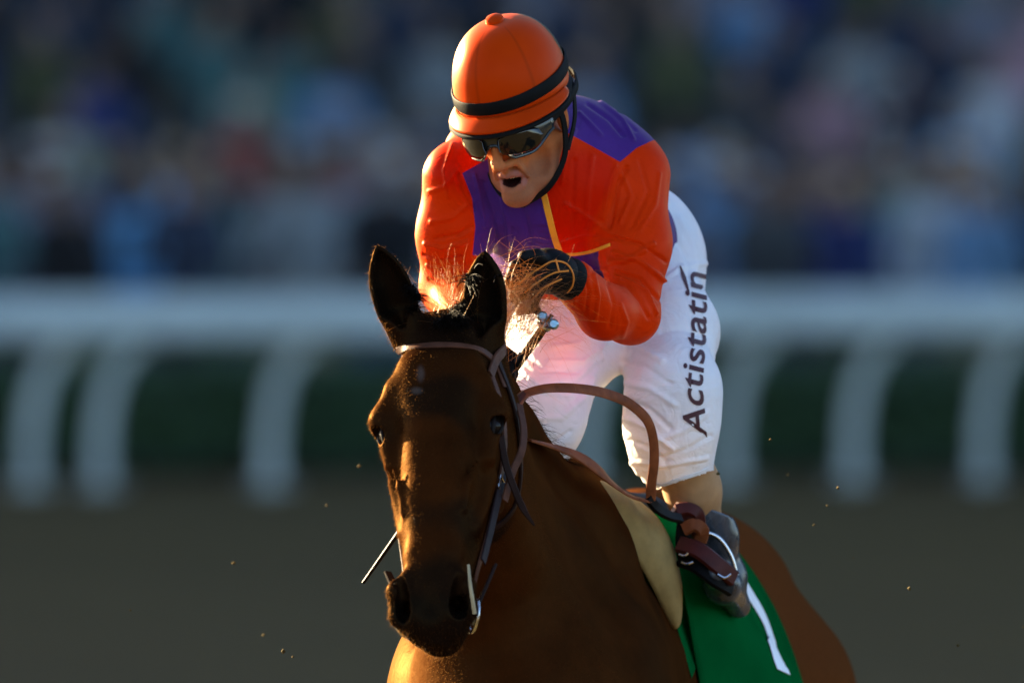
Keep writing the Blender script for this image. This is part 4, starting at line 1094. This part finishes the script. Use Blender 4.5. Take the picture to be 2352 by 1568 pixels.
# peak
vv, ff = [], []; na, nr = 49, 8
for i in range(na):
    a = math.radians(-92 + 184 * i / (na - 1)); ext = .020 * max(0, math.cos(a)) ** .55 + .003
    for j in range(nr):
        s_ = j / (nr - 1); l_, f_, u_ = helm(a, -.02); d_ = np.array([math.sin(a) * .8, math.cos(a), 0]); d_ /= np.linalg.norm(d_)
        vv.append(J(l_ + d_[0] * ext * s_, f_ + d_[1] * ext * s_, u_ - .001 - .013 * s_ * max(0, math.cos(a))**.5 - .006 * s_ * s_ - .004))
for i in range(na - 1):
    for j in range(nr - 1): ff.append([i*nr+j, i*nr+j+1, (i+1)*nr+j+1, (i+1)*nr+j])
o = mesh_np('peak', np.array(vv), ff, ['cap_cover', 'elastic_black'], jockey, attrs=dict(seam=np.zeros(len(vv)), blackpart=np.zeros(len(vv)))); o.parent = helmet; o.location = (0, 0, 0)
sm = o.modifiers.new('thick', 'SOLIDIFY'); sm.thickness = .006; sm.offset = 0; sm.material_offset = 0
m = MB(); m.tube([np.array(vv[i * nr + nr - 1]) - ju * .005 for i in range(na)], .0042, 8); hpart(m, 'peak_edge', 'elastic_black')
# inner shell below the peak
m = MB(); m.tube([J(*(np.array(helm(a, -.12)) * [.97, .97, 1] + [0, -.002, -.004])) for a in np.linspace(0, 2 * math.pi, 64)], .010, 8, cap=False); hpart(m, 'shell_rim', 'elastic_black')
# chin strap on both sides
for s in (-1, 1):
    m = MB(); pth = spline([J(s * .086, .020, .038), J(s * .084, .010, -.02), J(s * .074, .018, -.07), J(s * .046, .052, -.112), J(0, .070, -.132)], 22)
    m.strap(pth, [nrm(jl * s + jf * .4 - ju * .2 * i / 22) for i in range(22)], .012, .003); o = m.build('chin_strap', 'elastic_black', jockey)
    m = MB(); pth = spline([J(s * .086, -.055, .030), J(s * .086, -.030, -.02), J(s * .078, .008, -.062)], 14)
    m.strap(pth, [jl * s] * 14, .011, .003); m.build('chin_strap', 'elastic_black', jockey)

# --- goggles
def gog(a, u_): return J(.081 * math.sin(a), .022 + .096 * math.cos(a) - .10 * max(0, -u_) * .25, u_)
def g_top(a): return .026 - .004 * (a / 1.2)**2
def g_bot(a): x = abs(a); return -.003 - .027 * sst(np.array(x), .04, .42) + .020 * sst(np.array(x), .72, 1.35)
def plate(a0, a1, mat, name, n=36, inset=.0):
    vv = []; aa = np.linspace(a0, a1, n)
    for a in aa:
        for j in range(9):
            u_ = float(g_bot(a)) + inset + (g_top(a) - float(g_bot(a)) - 2 * inset) * j / 8
            vv.append(gog(a, u_) + nrm(jl * math.sin(a) + jf * math.cos(a)) * .004 * math.sin(math.pi * j / 8))
    ff = np.array([[i*9+j, (i+1)*9+j, (i+1)*9+j+1, i*9+j+1] for i in range(n - 1) for j in range(8)])
    o = mesh_np(name, np.array(vv), ff, [mat], jockey); md = o.modifiers.new('thick', 'SOLIDIFY'); md.thickness = .002; return o
gg = plate(-1.38, 1.38, 'goggle_frame', 'goggles')
for a0, a1 in ((-1.02, -.10), (.10, 1.02)):
    aa = np.linspace(a0, a1, 24); vv = []; mid, hw = (a0 + a1) / 2, (a1 - a0) / 2
    for a in aa:
        x = (a - mid) / hw; hh = (1 - abs(x)**3.2)**.5 * .0210; cu_ = -.003 - .002 * abs(a)
        for j in range(9):
            u_ = cu_ + hh * (2 * j / 8 - 1); vv.append(gog(a, u_) + nrm(jl * math.sin(a) + jf * math.cos(a)) * (.0065 + .003 * math.sin(math.pi * j / 8)))
    o = mesh_np('lens', np.array(vv), np.array([[i*9+j, (i+1)*9+j, (i+1)*9+j+1, i*9+j+1] for i in range(23) for j in range(8)]), ['goggle_lens'], jockey); o.parent = gg; o.location = (0, 0, 0)
    md = o.modifiers.new('thick', 'SOLIDIFY'); md.thickness = .002
m = MB(); m.tube([gog(a, g_top(a)) for a in np.linspace(-1.38, 1.38, 40)], .0032, 8); m.tube([gog(a, float(g_bot(a))) for a in np.linspace(-1.38, 1.38, 60)], .0030, 8); o = m.build('rim', 'goggle_frame', jockey); o.parent = gg; o.location = (0, 0, 0)
for s in (-1, 1):
    m = MB(); pth = spline([gog(s * 1.36, .008), J(s * .092, -.01, .018), J(s * .090, -.06, .028), J(s * .05, -.115, .035), J(0, -.125, .036)], 20)
    m.strap(pth, [nrm((p_ - J(0, 0, .03)) - ju * ((p_ - J(0, 0, .03)) @ ju)) for p_ in pth], .018, .003); o = m.build('goggle_strap', 'elastic_black', jockey); o.parent = gg; o.location = (0, 0, 0)

# --- gloved hands
def hand(name, wrist, palm, pr, fingers, rads, cuff):
    allp = np.array([wrist, palm] + [p for f_ in fingers for p in f_]); lo_, hi_ = allp.min(0) - .06, allp.max(0) + .06
    F = Field(*[axis_coords(lo_[i], hi_[i], .0024) for i in range(3)])
    F.cone(wrist, palm, .031, .030, .02); F.ell(palm, pr, .02)
    for f_, r_ in zip(fingers, rads):
        F.cone(palm * .55 + f_[0] * .45, f_[0], r_ * 1.25, r_ * 1.1, .014); F.chain(f_, [r_ * 1.08, r_, r_ * .95, r_ * .8][:len(f_)], .004)
    v, q = F.mesh(); v = smooth_mesh(v, q, 1); o = mesh_np(name, v, q, ['glove_black'], jockey)
    m = MB(); ax = nrm(palm - wrist); m.tube([wrist - ax * .012, wrist - ax * .004, wrist + ax * .012, wrist + ax * .018], [.034, .037, .036, .033], 20); c = m.build('cuff', 'elastic_black', jockey); c.parent = o; c.location = (0, 0, 0)
    return v, q, o
fl = [[P(1216, 600, -.165), P(1184, 612, -.195), P(1172, 645, -.20), P(1182, 668, -.185)], [P(1218, 622, -.178), P(1188, 645, -.205), P(1182, 680, -.195), P(1194, 698, -.178)],
      [P(1232, 640, -.182), P(1208, 668, -.203), P(1200, 698, -.190), P(1212, 712, -.172)], [P(1250, 652, -.178), P(1230, 682, -.194), P(1224, 704, -.182), P(1234, 714, -.168)], [P(1262, 605, -.17), P(1232, 588, -.20), P(1204, 590, -.215)]]
gv, gq, glove = hand('glove', P(1305, 640, -.125), P(1258, 622, -.155), (.046, .034, .036), fl, [.0105, .011, .0105, .009, .012], None)
GB = bvh_of(gv, gq)
for path in ([(1190, 652), (1230, 622), (1270, 600), (1300, 606), (1316, 632), (1312, 660), (1296, 676)], [(1205, 672), (1240, 645), (1275, 626), (1305, 622)], [(1220, 690), (1250, 660), (1290, 640)], [(1276, 596), (1284, 625)]):
    p_, n_ = on_surface(GB, path, 24, .001)
    if len(p_) > 4:
        m = MB(); m.tube(p_, .0017, 6); o = m.build('cord', 'cord_orange', jockey); o.parent = glove; o.location = (0, 0, 0)
m = MB(); m.tube([P(1212, 690, -.196), P(1203, 702, -.200), P(1194, 716, -.197), P(1190, 722, -.194)], [.0085, .0092, .0085, .004], 12); m.build('fingertip', simple('fingertip_skin', (0.48, 0.22, 0.15), 0.5), jockey)
fr_ = [[P(1150, 830, -.135), P(1172, 838, -.15), P(1178, 858, -.13)], [P(1146, 846, -.14), P(1168, 856, -.155), P(1172, 874, -.132)], [P(1140, 862, -.14), P(1162, 873, -.152), P(1165, 889, -.13)], [P(1134, 878, -.135), P(1153, 888, -.145), P(1156, 900, -.128)], [P(1140, 820, -.12), P(1160, 812, -.14), P(1176, 822, -.145)]]
hand('glove', P(1098, 795, -.06), P(1132, 848, -.115), (.036, .034, .042), fr_, [.0105, .011, .0105, .009, .012], None)
# ================================================================== TACK
def leather(name, col_, rough=0.42, var=.35, spec=.14):
    t = NT(name); vec = t.coord('Object'); lo = tuple(c * (1 - var) for c in col_); hi = tuple(c * (1 + var) for c in col_)
    t.set(color=t.ramp(t.noise(vec, 30, 5, 0.65), [(0.3, lo), (0.7, hi)]), rough=rough, spec=spec, normal=t.bump(t.noise(vec, 600, 3), 0.25, 0.0006, t.bump(t.noise(vec, 60, 3), 0.15, 0.003)))
leather('bridle_leather', (0.070, 0.026, 0.014), .45, .35, .07); leather('rein_leather', (0.165, 0.046, 0.016), .45, .35, .06); leather('dark_leather', (0.014, 0.006, 0.005), .45, .35, .05); leather('oxblood_leather', (0.050, 0.009, 0.007), 0.4, .35, .12)
leather('tan_chamois', (0.25, 0.165, 0.058), 0.75, .15); leather('black_leather', (0.005, 0.0045, 0.0045), 0.45, .35, .04)
t = NT('steel'); t.set(color=(0.55, 0.56, 0.58, 1), metal=1.0, rough=0.22)
simple('rubber_pale', (0.30, 0.25, 0.15), 0.5)
t = NT('green_cloth'); vec = t.coord('Object'); gc = t.ramp(t.noise(vec, 8, 4), [(0.3, (0.001, 0.070, 0.016)), (0.7, (0.0015, 0.105, 0.024))])
t.set(color=gc, rough=0.6, spec=0.0, normal=t.bump(t.noise(vec, 900, 2), 0.15, 0.0006, t.bump(t.noise(vec, 22, 3), 0.2, 0.01))); translucent(t, gc, 0.15)
simple('number_white', (0.78, 0.80, 0.84), 0.6, 0.05)
simple('whip_black', (0.004, 0.004, 0.0045), 0.4, 0.3, 50, 0.5, 700, 0.001, spec_=0.12)
t = NT('cap_blue'); t.set(color=(0.30, 0.46, 0.54, 1), metal=0.8, rough=0.28)

def kpath(pts, n, off, side=1):
    c = spline([K(a, b * side, d) for a, b, d in pts], n); r = [snap(HB, p, off) for p in c]
    return np.array([a for a, b in r]), np.array([b for a, b in r])
def relax(p, it=3):
    p = p.copy()
    for _ in range(it): p[1:-1] = (p[:-2] + 2 * p[1:-1] + p[2:]) / 4
    return p
bridle = empty('bridle', K(.3, 0, 0)); tag(bridle, 'brown leather bridle with browband and steel bit rings on the horse head', 'bridle')
# browband straight across the forehead
p_, n_ = on_surface(HB, [(890, 828), (915, 806), (960, 797), (1020, 794), (1070, 797), (1110, 808), (1138, 836), (1152, 872), (1158, 890)], 40, .001)
p_ = relax(p_, 4); m = MB(); m.strap(p_, relax(n_, 4), .0135, .003); m.build('browband', 'bridle_leather', bridle)
for s in (-1, 1):
    p_, n_ = kpath([(.095, .080, -.055), (.16, .092, -.085), (.24, .098, -.095), (.33, .088, -.092), (.42, .074, -.084), (.50, .064, -.082), (.545, .062, -.086)], 30, .002, s)
    p_ = relax(p_, 5); m = MB(); m.strap(p_, n_, .014, .004); m.build('cheekpiece', 'bridle_leather', bridle)
    m = MB()                                                     # buckle and keepers half way down
    c_, cn, ct = p_[13], nrm(n_[13]), nrm(p_[14] - p_[12]); sd = np.cross(ct, cn)
    lp = [c_ + cn * .005 + ct * .011 * a + sd * .011 * b for a, b in ((-1, -1), (1, -1), (1, 1), (-1, 1), (-1, -1))]
    m.tube(lp, .0016, 6); m.build('buckle', 'steel', bridle)
    p_, n_ = kpath([(.05, .072, -.075), (.12, .088, -.125), (.20, .090, -.185), (.24, .060, -.235), (.25, .0, -.250)], 26, .003, s)
    p_ = relax(p_, 5); m = MB(); m.strap(p_, n_, .011, .0035); m.build('throatlash', 'dark_leather', bridle)
    p_, n_ = kpath([(.095, .080, -.050), (.04, .074, -.075), (.0, .055, -.105), (-.02, .0, -.115)], 20, .003, s)
    m = MB(); m.strap(relax(p_, 4), n_, .018, .004); m.build('crownpiece', 'bridle_leather', bridle)
    # bit ring, flat against the corner of the mouth
    c_, cn = snap(HB, K(.560, s * .07, -.094), .007); m = MB()
    u_ = nrm(hA - cn * (hA @ cn)); w_2 = np.cross(cn, u_)
    m.tube([c_ + .027 * (math.cos(a) * u_ + math.sin(a) * w_2) for a in np.linspace(0, 2 * math.pi, 28)], .0032, 8, cap=False); m.build('bit_ring', 'steel', bridle)
    m = MB(); m.tube([c_ - cn * .02, c_ - cn * .002, c_ + cn * .004, c_ + cn * .008], [.012, .015, .015, .009], 16); m.build('bit_guard', 'rubber_pale', bridle)
    # rein billet wrapped round the ring
    m = MB(); e_ = c_ - u_ * .027; d_ = nrm(HZ * .8 + np.array([.35 * s, .45, 0])); pt = [e_ + d_ * a + cn * .006 for a in np.linspace(-.012, .075, 10)]
    m.strap(pt, [cn] * 10, .016, .005); m.build('billet', 'dark_leather', bridle)
m = MB(); m.tube([snap(HB, K(.560, -.07, -.094))[0], K(.556, -.03, -.094), K(.556, .03, -.094), snap(HB, K(.560, .07, -.094))[0]], .006, 10); m.build('mouthpiece', 'steel', bridle)
# loose strap ends on the near side
def px_strap(path, nor, w, th, mat, name, parent, n=40):
    c = spline([P(*q) for q in path], n); nr = spline(np.array(nor, float), n) if len(np.shape(nor)) > 1 else np.tile(nor, (n, 1))
    m = MB(); m.strap(c, nr, w, th); return m.build(name, mat, parent)
px_strap([(1150, 1000, -.60), (1160, 1060, -.60), (1180, 1120, -.595), (1205, 1175, -.585), (1226, 1206, -.575)], (.35, -1, .2), np.concatenate([np.full(30, .012), np.linspace(.012, .003, 10)]), .003, 'dark_leather', 'strap_end', bridle)
px_strap([(1158, 1150, -.60), (1178, 1080, -.57), (1196, 1040, -.55), (1202, 1000, -.52), (1192, 930, -.46)], [(.75, -.7, .2), (.6, -.8, .3), (.5, -.9, .3)], .014, .003, 'bridle_leather', 'strap_end', bridle)
# pale tongue tie hanging from the bit
m = MB(); m.tube(spline([P(1076, 1296, -.79), P(1080, 1340, -.80), P(1086, 1380, -.80), P(1090, 1408, -.795)], 12), np.linspace(.0022, .0036, 12), 8); m.build('tongue_tie', 'rubber_pale', bridle)

reins = empty('reins', P(1490, 1150, .06)); tag(reins, 'loose brown leather reins looping beside the horse neck to the saddle', 'reins')
px_strap([(1108, 1290, -.74), (1130, 1200, -.66), (1150, 1110, -.58), (1168, 1010, -.48), (1185, 930, -.36), (1205, 906, -.26)], [(.8, -.6, .1), (.7, -.6, .3), (.5, -.6, .6)], .016, .003, 'dark_leather', 'rein', reins, 40)
px_strap([(1185, 930, -.36), (1205, 906, -.26), (1260, 892, -.18), (1330, 893, -.12), (1400, 907, -.06), (1450, 930, -.02), (1484, 962, .0), (1500, 1010, .03), (1502, 1060, .05), (1496, 1110, .07), (1494, 1150, .085)],
         [(.2, -.75, .65), (.1, -.7, .7), (.3, -.8, .55), (.45, -.85, .0), (.35, -.9, 0)], .0185, .0025, 'rein_leather', 'rein', reins, 90)
px_strap([(1212, 1012, -.22), (1270, 1028, -.16), (1330, 1050, -.10), (1375, 1082, -.05), (1410, 1115, 0), (1450, 1142, .05), (1490, 1153, .085)], [(0, -.35, 1), (.1, -.5, .85), (.35, -.75, .5), (.3, -.6, .75), (.1, -.3, 1)], np.concatenate([np.linspace(.016, .026, 25), np.linspace(.026, .014, 15)]), .004, 'rein_leather', 'rein', reins)
px_strap([(1486, 1140, .08), (1505, 1165, .10), (1535, 1185, .13), (1560, 1192, .16)], (.2, -1, .5), .018, .007, 'black_leather', 'rein_knot', reins, 20)
px_strap([(900, 1240, -.72), (888, 1265, -.70), (872, 1300, -.68), (851, 1348, -.655)], [(-.15, -1, .1), (-.15, -1, .1), (-.15, -1, .1)], .016, .004, 'black_leather', 'rein', reins, 40)

# ------------------------------------------------------------------ saddle
saddle = empty('saddle', H(-.25, 0, 1.5)); tag(saddle, 'light racing saddle with tan forward flaps and stirrups on the horse back', 'saddle')
def sheet_px(curves, name, mat, parent, nu=24, nv=16, thick=.006, fn=None):
    rows = [spline([P(*q) for q in c], nu) for c in curves]; g = np.stack(rows, 0)
    g = np.stack([spline(g[:, i], nv) for i in range(nu)], 1)                    # nv x nu x 3
    if fn is not None: g = fn(g)
    v = g.reshape(-1, 3); f = np.array([[i*nu+j, i*nu+j+1, (i+1)*nu+j+1, (i+1)*nu+j] for i in range(nv-1) for j in range(nu-1)])
    o = mesh_np(name, v, f, [mat], parent); md = o.modifiers.new('thick', 'SOLIDIFY'); md.thickness = thick; md.offset = 0
    return o, v, f
cA = [(1276, 1112, .06), (1330, 1135, .07), (1395, 1195, .09), (1450, 1268, .13), (1500, 1352, .19), (1540, 1432, .25)]
cC = [(1280, 1104, .07), (1350, 1112, .085), (1432, 1150, .105), (1480, 1240, .14), (1520, 1340, .19), (1548, 1440, .245)]
cB = [(1290, 1098, .12), (1360, 1102, .15), (1445, 1143, .18), (1515, 1205, .22), (1550, 1285, .25), (1562, 1345, .265)]
cB2 = [(1300, 1100, .20), (1370, 1108, .23), (1450, 1150, .26), (1510, 1215, .29), (1540, 1290, .31), (1552, 1350, .32)]
o, fv, ff_ = sheet_px([cA, cC, cB, cB2], 'flap', 'tan_chamois', saddle, 30, 24, .008)
mv = fv - 2 * ((fv - HO) @ HS)[:, None] * HS; o2 = mesh_np('flap', mv, ff_[:, ::-1], ['tan_chamois'], saddle); md = o2.modifiers.new('thick', 'SOLIDIFY'); md.thickness = .008; md.offset = 0
F = Field(axis_coords(-.12, .36, .007), axis_coords(0, .85, .007), axis_coords(1.40, 1.72, .006)); F.pad = .05
F.chain([H(.02, 0, 1.625), H(-.10, 0, 1.605), H(-.28, 0, 1.575), H(-.46, 0, 1.590)], [.020, .045, .050, .026], .03, flat=(HZ, .55))
for s in (-1, 1): F.chain([H(-.04, s * .06, 1.585), H(-.30, s * .10, 1.545), H(-.45, s * .08, 1.56)], [.03, .035, .02], .03, flat=(HZ, .6))
v, q = F.mesh(); mesh_np('seat', v, q, ['black_leather'], saddle)
# stirrup on the near side (and its mirror)
foot = P(1648, 1338, .29)
for s in (1, -1):
    X = (lambda p: p) if s == 1 else (lambda p: p - HS * 2 * ((p - HO) @ HS))
    arch = spline([P(1598, 1290, .262), P(1590, 1250, .258), P(1606, 1222, .255), P(1640, 1228, .258), P(1676, 1270, .268), P(1692, 1320, .275)], 24)
    m = MB(); m.tube([X(p) for p in arch], .0040, 10); m.build('stirrup_iron', 'steel', saddle)
    m = MB(); m.strap([X(P(1600, 1300, .28)), X(P(1630, 1335, .285)), X(P(1660, 1352, .288)), X(P(1692, 1330, .28))], [np.array([0, -.3, -1])] * 4, .026, .005); m.build('stirrup_tread', 'steel', saddle)
    m = MB(); lp = [X(p) for p in spline([P(1545, 1165, .22), P(1572, 1190, .235), P(1596, 1215, .25), P(1606, 1228, .252)], 14)]
    m.strap(lp, [np.array([.2 * s, -1, .2])] * 14, .024, .012); m.build('stirrup_leather', 'oxblood_leather', saddle)
    for path, w, th, mat in (([(1552, 1172, .205), (1580, 1168, .21), (1602, 1180, .215), (1606, 1200, .22)], .022, .008, 'oxblood_leather'), ([(1570, 1215, .215), (1595, 1205, .212), (1612, 1218, .22), (1608, 1240, .23)], .024, .008, 'rein_leather'),
                             ([(1560, 1250, .22), (1600, 1262, .205), (1650, 1300, .205), (1684, 1328, .225)], .030, .008, 'oxblood_leather'), ([(1566, 1285, .24), (1604, 1300, .215), (1645, 1330, .21), (1676, 1350, .235)], .030, .008, 'black_leather'), ([(1572, 1200, .235), (1568, 1240, .235), (1575, 1290, .24)], .026, .008, 'black_leather')):
        c_ = spline([P(*q) for q in path], 16); m = MB(); m.strap([X(p) for p in c_], [np.array([.15 * s, -1, .35])] * 16, w, th); m.build('girth_strap', mat, saddle)
    for path in ([(1560, 1272, .205), (1575, 1275, .20), (1582, 1268, .20)], [(1566, 1290, .205), (1580, 1294, .20), (1592, 1290, .20)], [(1648, 1318, .19), (1664, 1326, .19), (1678, 1318, .195)]):
        m = MB(); m.tube([X(p) for p in spline([P(*q) for q in path], 10)], .0025, 8); m.build('buckle', 'steel', saddle)

# ------------------------------------------------------------------ saddle cloth
cloth = empty('saddle_cloth', H(-.5, 0, 1.4)); tag(cloth, 'green saddle cloth with white number under the racing saddle', 'saddle cloth')
G = [[(1500, 1180, .34), (1545, 1262, .32), (1568, 1350, .32), (1588, 1460, .33), (1612, 1600, .34), (1630, 1720, .35)],
     [(1540, 1185, .44), (1610, 1300, .39), (1652, 1400, .385), (1682, 1500, .39), (1715, 1620, .40), (1740, 1730, .41)],
     [(1580, 1185, .54), (1672, 1325, .51), (1722, 1430, .50), (1782, 1512, .51), (1850, 1630, .52), (1890, 1740, .53)],
     [(1590, 1185, .64), (1680, 1300, .63), (1722, 1400, .64), (1762, 1490, .66), (1800, 1600, .68), (1830, 1720, .70)],
     [(1610, 1180, .82), (1712, 1290, .85), (1772, 1385, .87), (1812, 1475, .89), (1848, 1590, .91), (1870, 1720, .93)]]
o, cvv, cf = sheet_px(G, 'cloth', 'green_cloth', cloth, 40, 48, .004)
mv = cvv - 2 * ((cvv - HO) @ HS)[:, None] * HS; o2 = mesh_np('cloth', mv, cf[:, ::-1], ['green_cloth'], cloth)
top = np.stack([H(f, s * .02 * 4, 1.555 - .02 * abs(s)) for f in np.linspace(-.25, -.75, 8) for s in (-2, -1, 0, 1, 2)]); 
for i, (a, b) in enumerate([]): pass
m = MB(); vv = []
for i, f in enumerate(np.linspace(-.20, -.72, 12)):
    for j, s in enumerate(np.linspace(-.20, .20, 13)):
        p = H(f, s, 1.75); hit = HB.ray_cast(Vector(p), Vector((0, 0, -1)))[0]; vv.append((np.array(hit) if hit is not None else H(f, s, 1.5)) + HZ * .012)
m.add(vv, [[i*13+j, i*13+j+1, (i+1)*13+j+1, (i+1)*13+j] for i in range(11) for j in range(12)]); o = m.build('cloth_top', 'green_cloth', cloth)
CB = bvh_of(cvv, cf)
def numeral(path, w, name):
    p_, n_ = on_surface(CB, path, 24, .004); m = MB(); m.strap(p_, n_, w, .0012); return m.build(name, 'number_white', cloth)
numeral([(1703, 1342), (1728, 1382), (1752, 1425), (1768, 1470), (1782, 1510), (1796, 1545)], .050, 'number')
# ------------------------------------------------------------------ whip
whip = empty('whip', P(1215, 800, -.16)); tag(whip, 'black riding whip with a blue capped handle beside the horse neck', 'whip')
a, b = P(1150, 890, -.13), P(1250, 748, -.19); d_ = nrm(b - a)
m = MB(); m.tube([a - d_ * .45, a, a + (b - a) * .3, b - d_ * .02, b], [.003, .0065, .0085, .0095, .0085], 14); m.build('shaft', 'whip_black', whip)
m = MB(); m.tube([b - d_ * .004, b, b + d_ * .004], [.012, .0135, .012], 16); m.build('collar', 'steel', whip)
u_ = nrm(np.cross(d_, [0, 1, 0])); 
for s in (-1, 1):
    m = MB(); c_ = b + d_ * .012 + u_ * s * .0115; n_ = np.array([0, -1., .15]); m.tube([c_ + nrm(n_) * z for z in (-.008, -.004, .004, .008)], [.007, .0092, .0092, .006], 16); m.build('cap', 'cap_blue', whip)
m = MB(); m.tube([b + d_ * .002, b + d_ * .024], [.004, .004], 8); m.build('cap_ridge', 'steel', whip)

# ------------------------------------------------------------------ kicked-up dirt in the air behind
vv, ff = [], []; r = np.random.default_rng(5)
for u, v_ in [(605, 1458), (650, 1495), (672, 1508), (538, 1293), (1900, 1160), (1925, 1120), (2090, 1350), (1870, 1205), (2200, 1480), (1650, 1088), (825, 1070), (1770, 1010), (1810, 1090), (2350, 1440), (300, 1400), (750, 1160), (1960, 1280)]:
    c = P(u, v_, r.uniform(-.3, 1.0)); s = r.uniform(.0018, .0042); b0 = len(vv)
    d = [(1,0,0),(-1,0,0),(0,1,0),(0,-1,0),(0,0,1),(0,0,-1)]; vv += [c + np.array(k) * s * r.uniform(.6, 1.3) for k in d]
    ff += [[b0+i for i in q] for q in ((0,2,4),(2,1,4),(1,3,4),(3,0,4),(2,0,5),(1,2,5),(3,1,5),(0,3,5))]
tag(mesh_np('flying_dirt', np.array(vv), ff, ['dirt']), 'small clods of dirt kicked up in the air round the horse', 'dirt', kind='stuff')
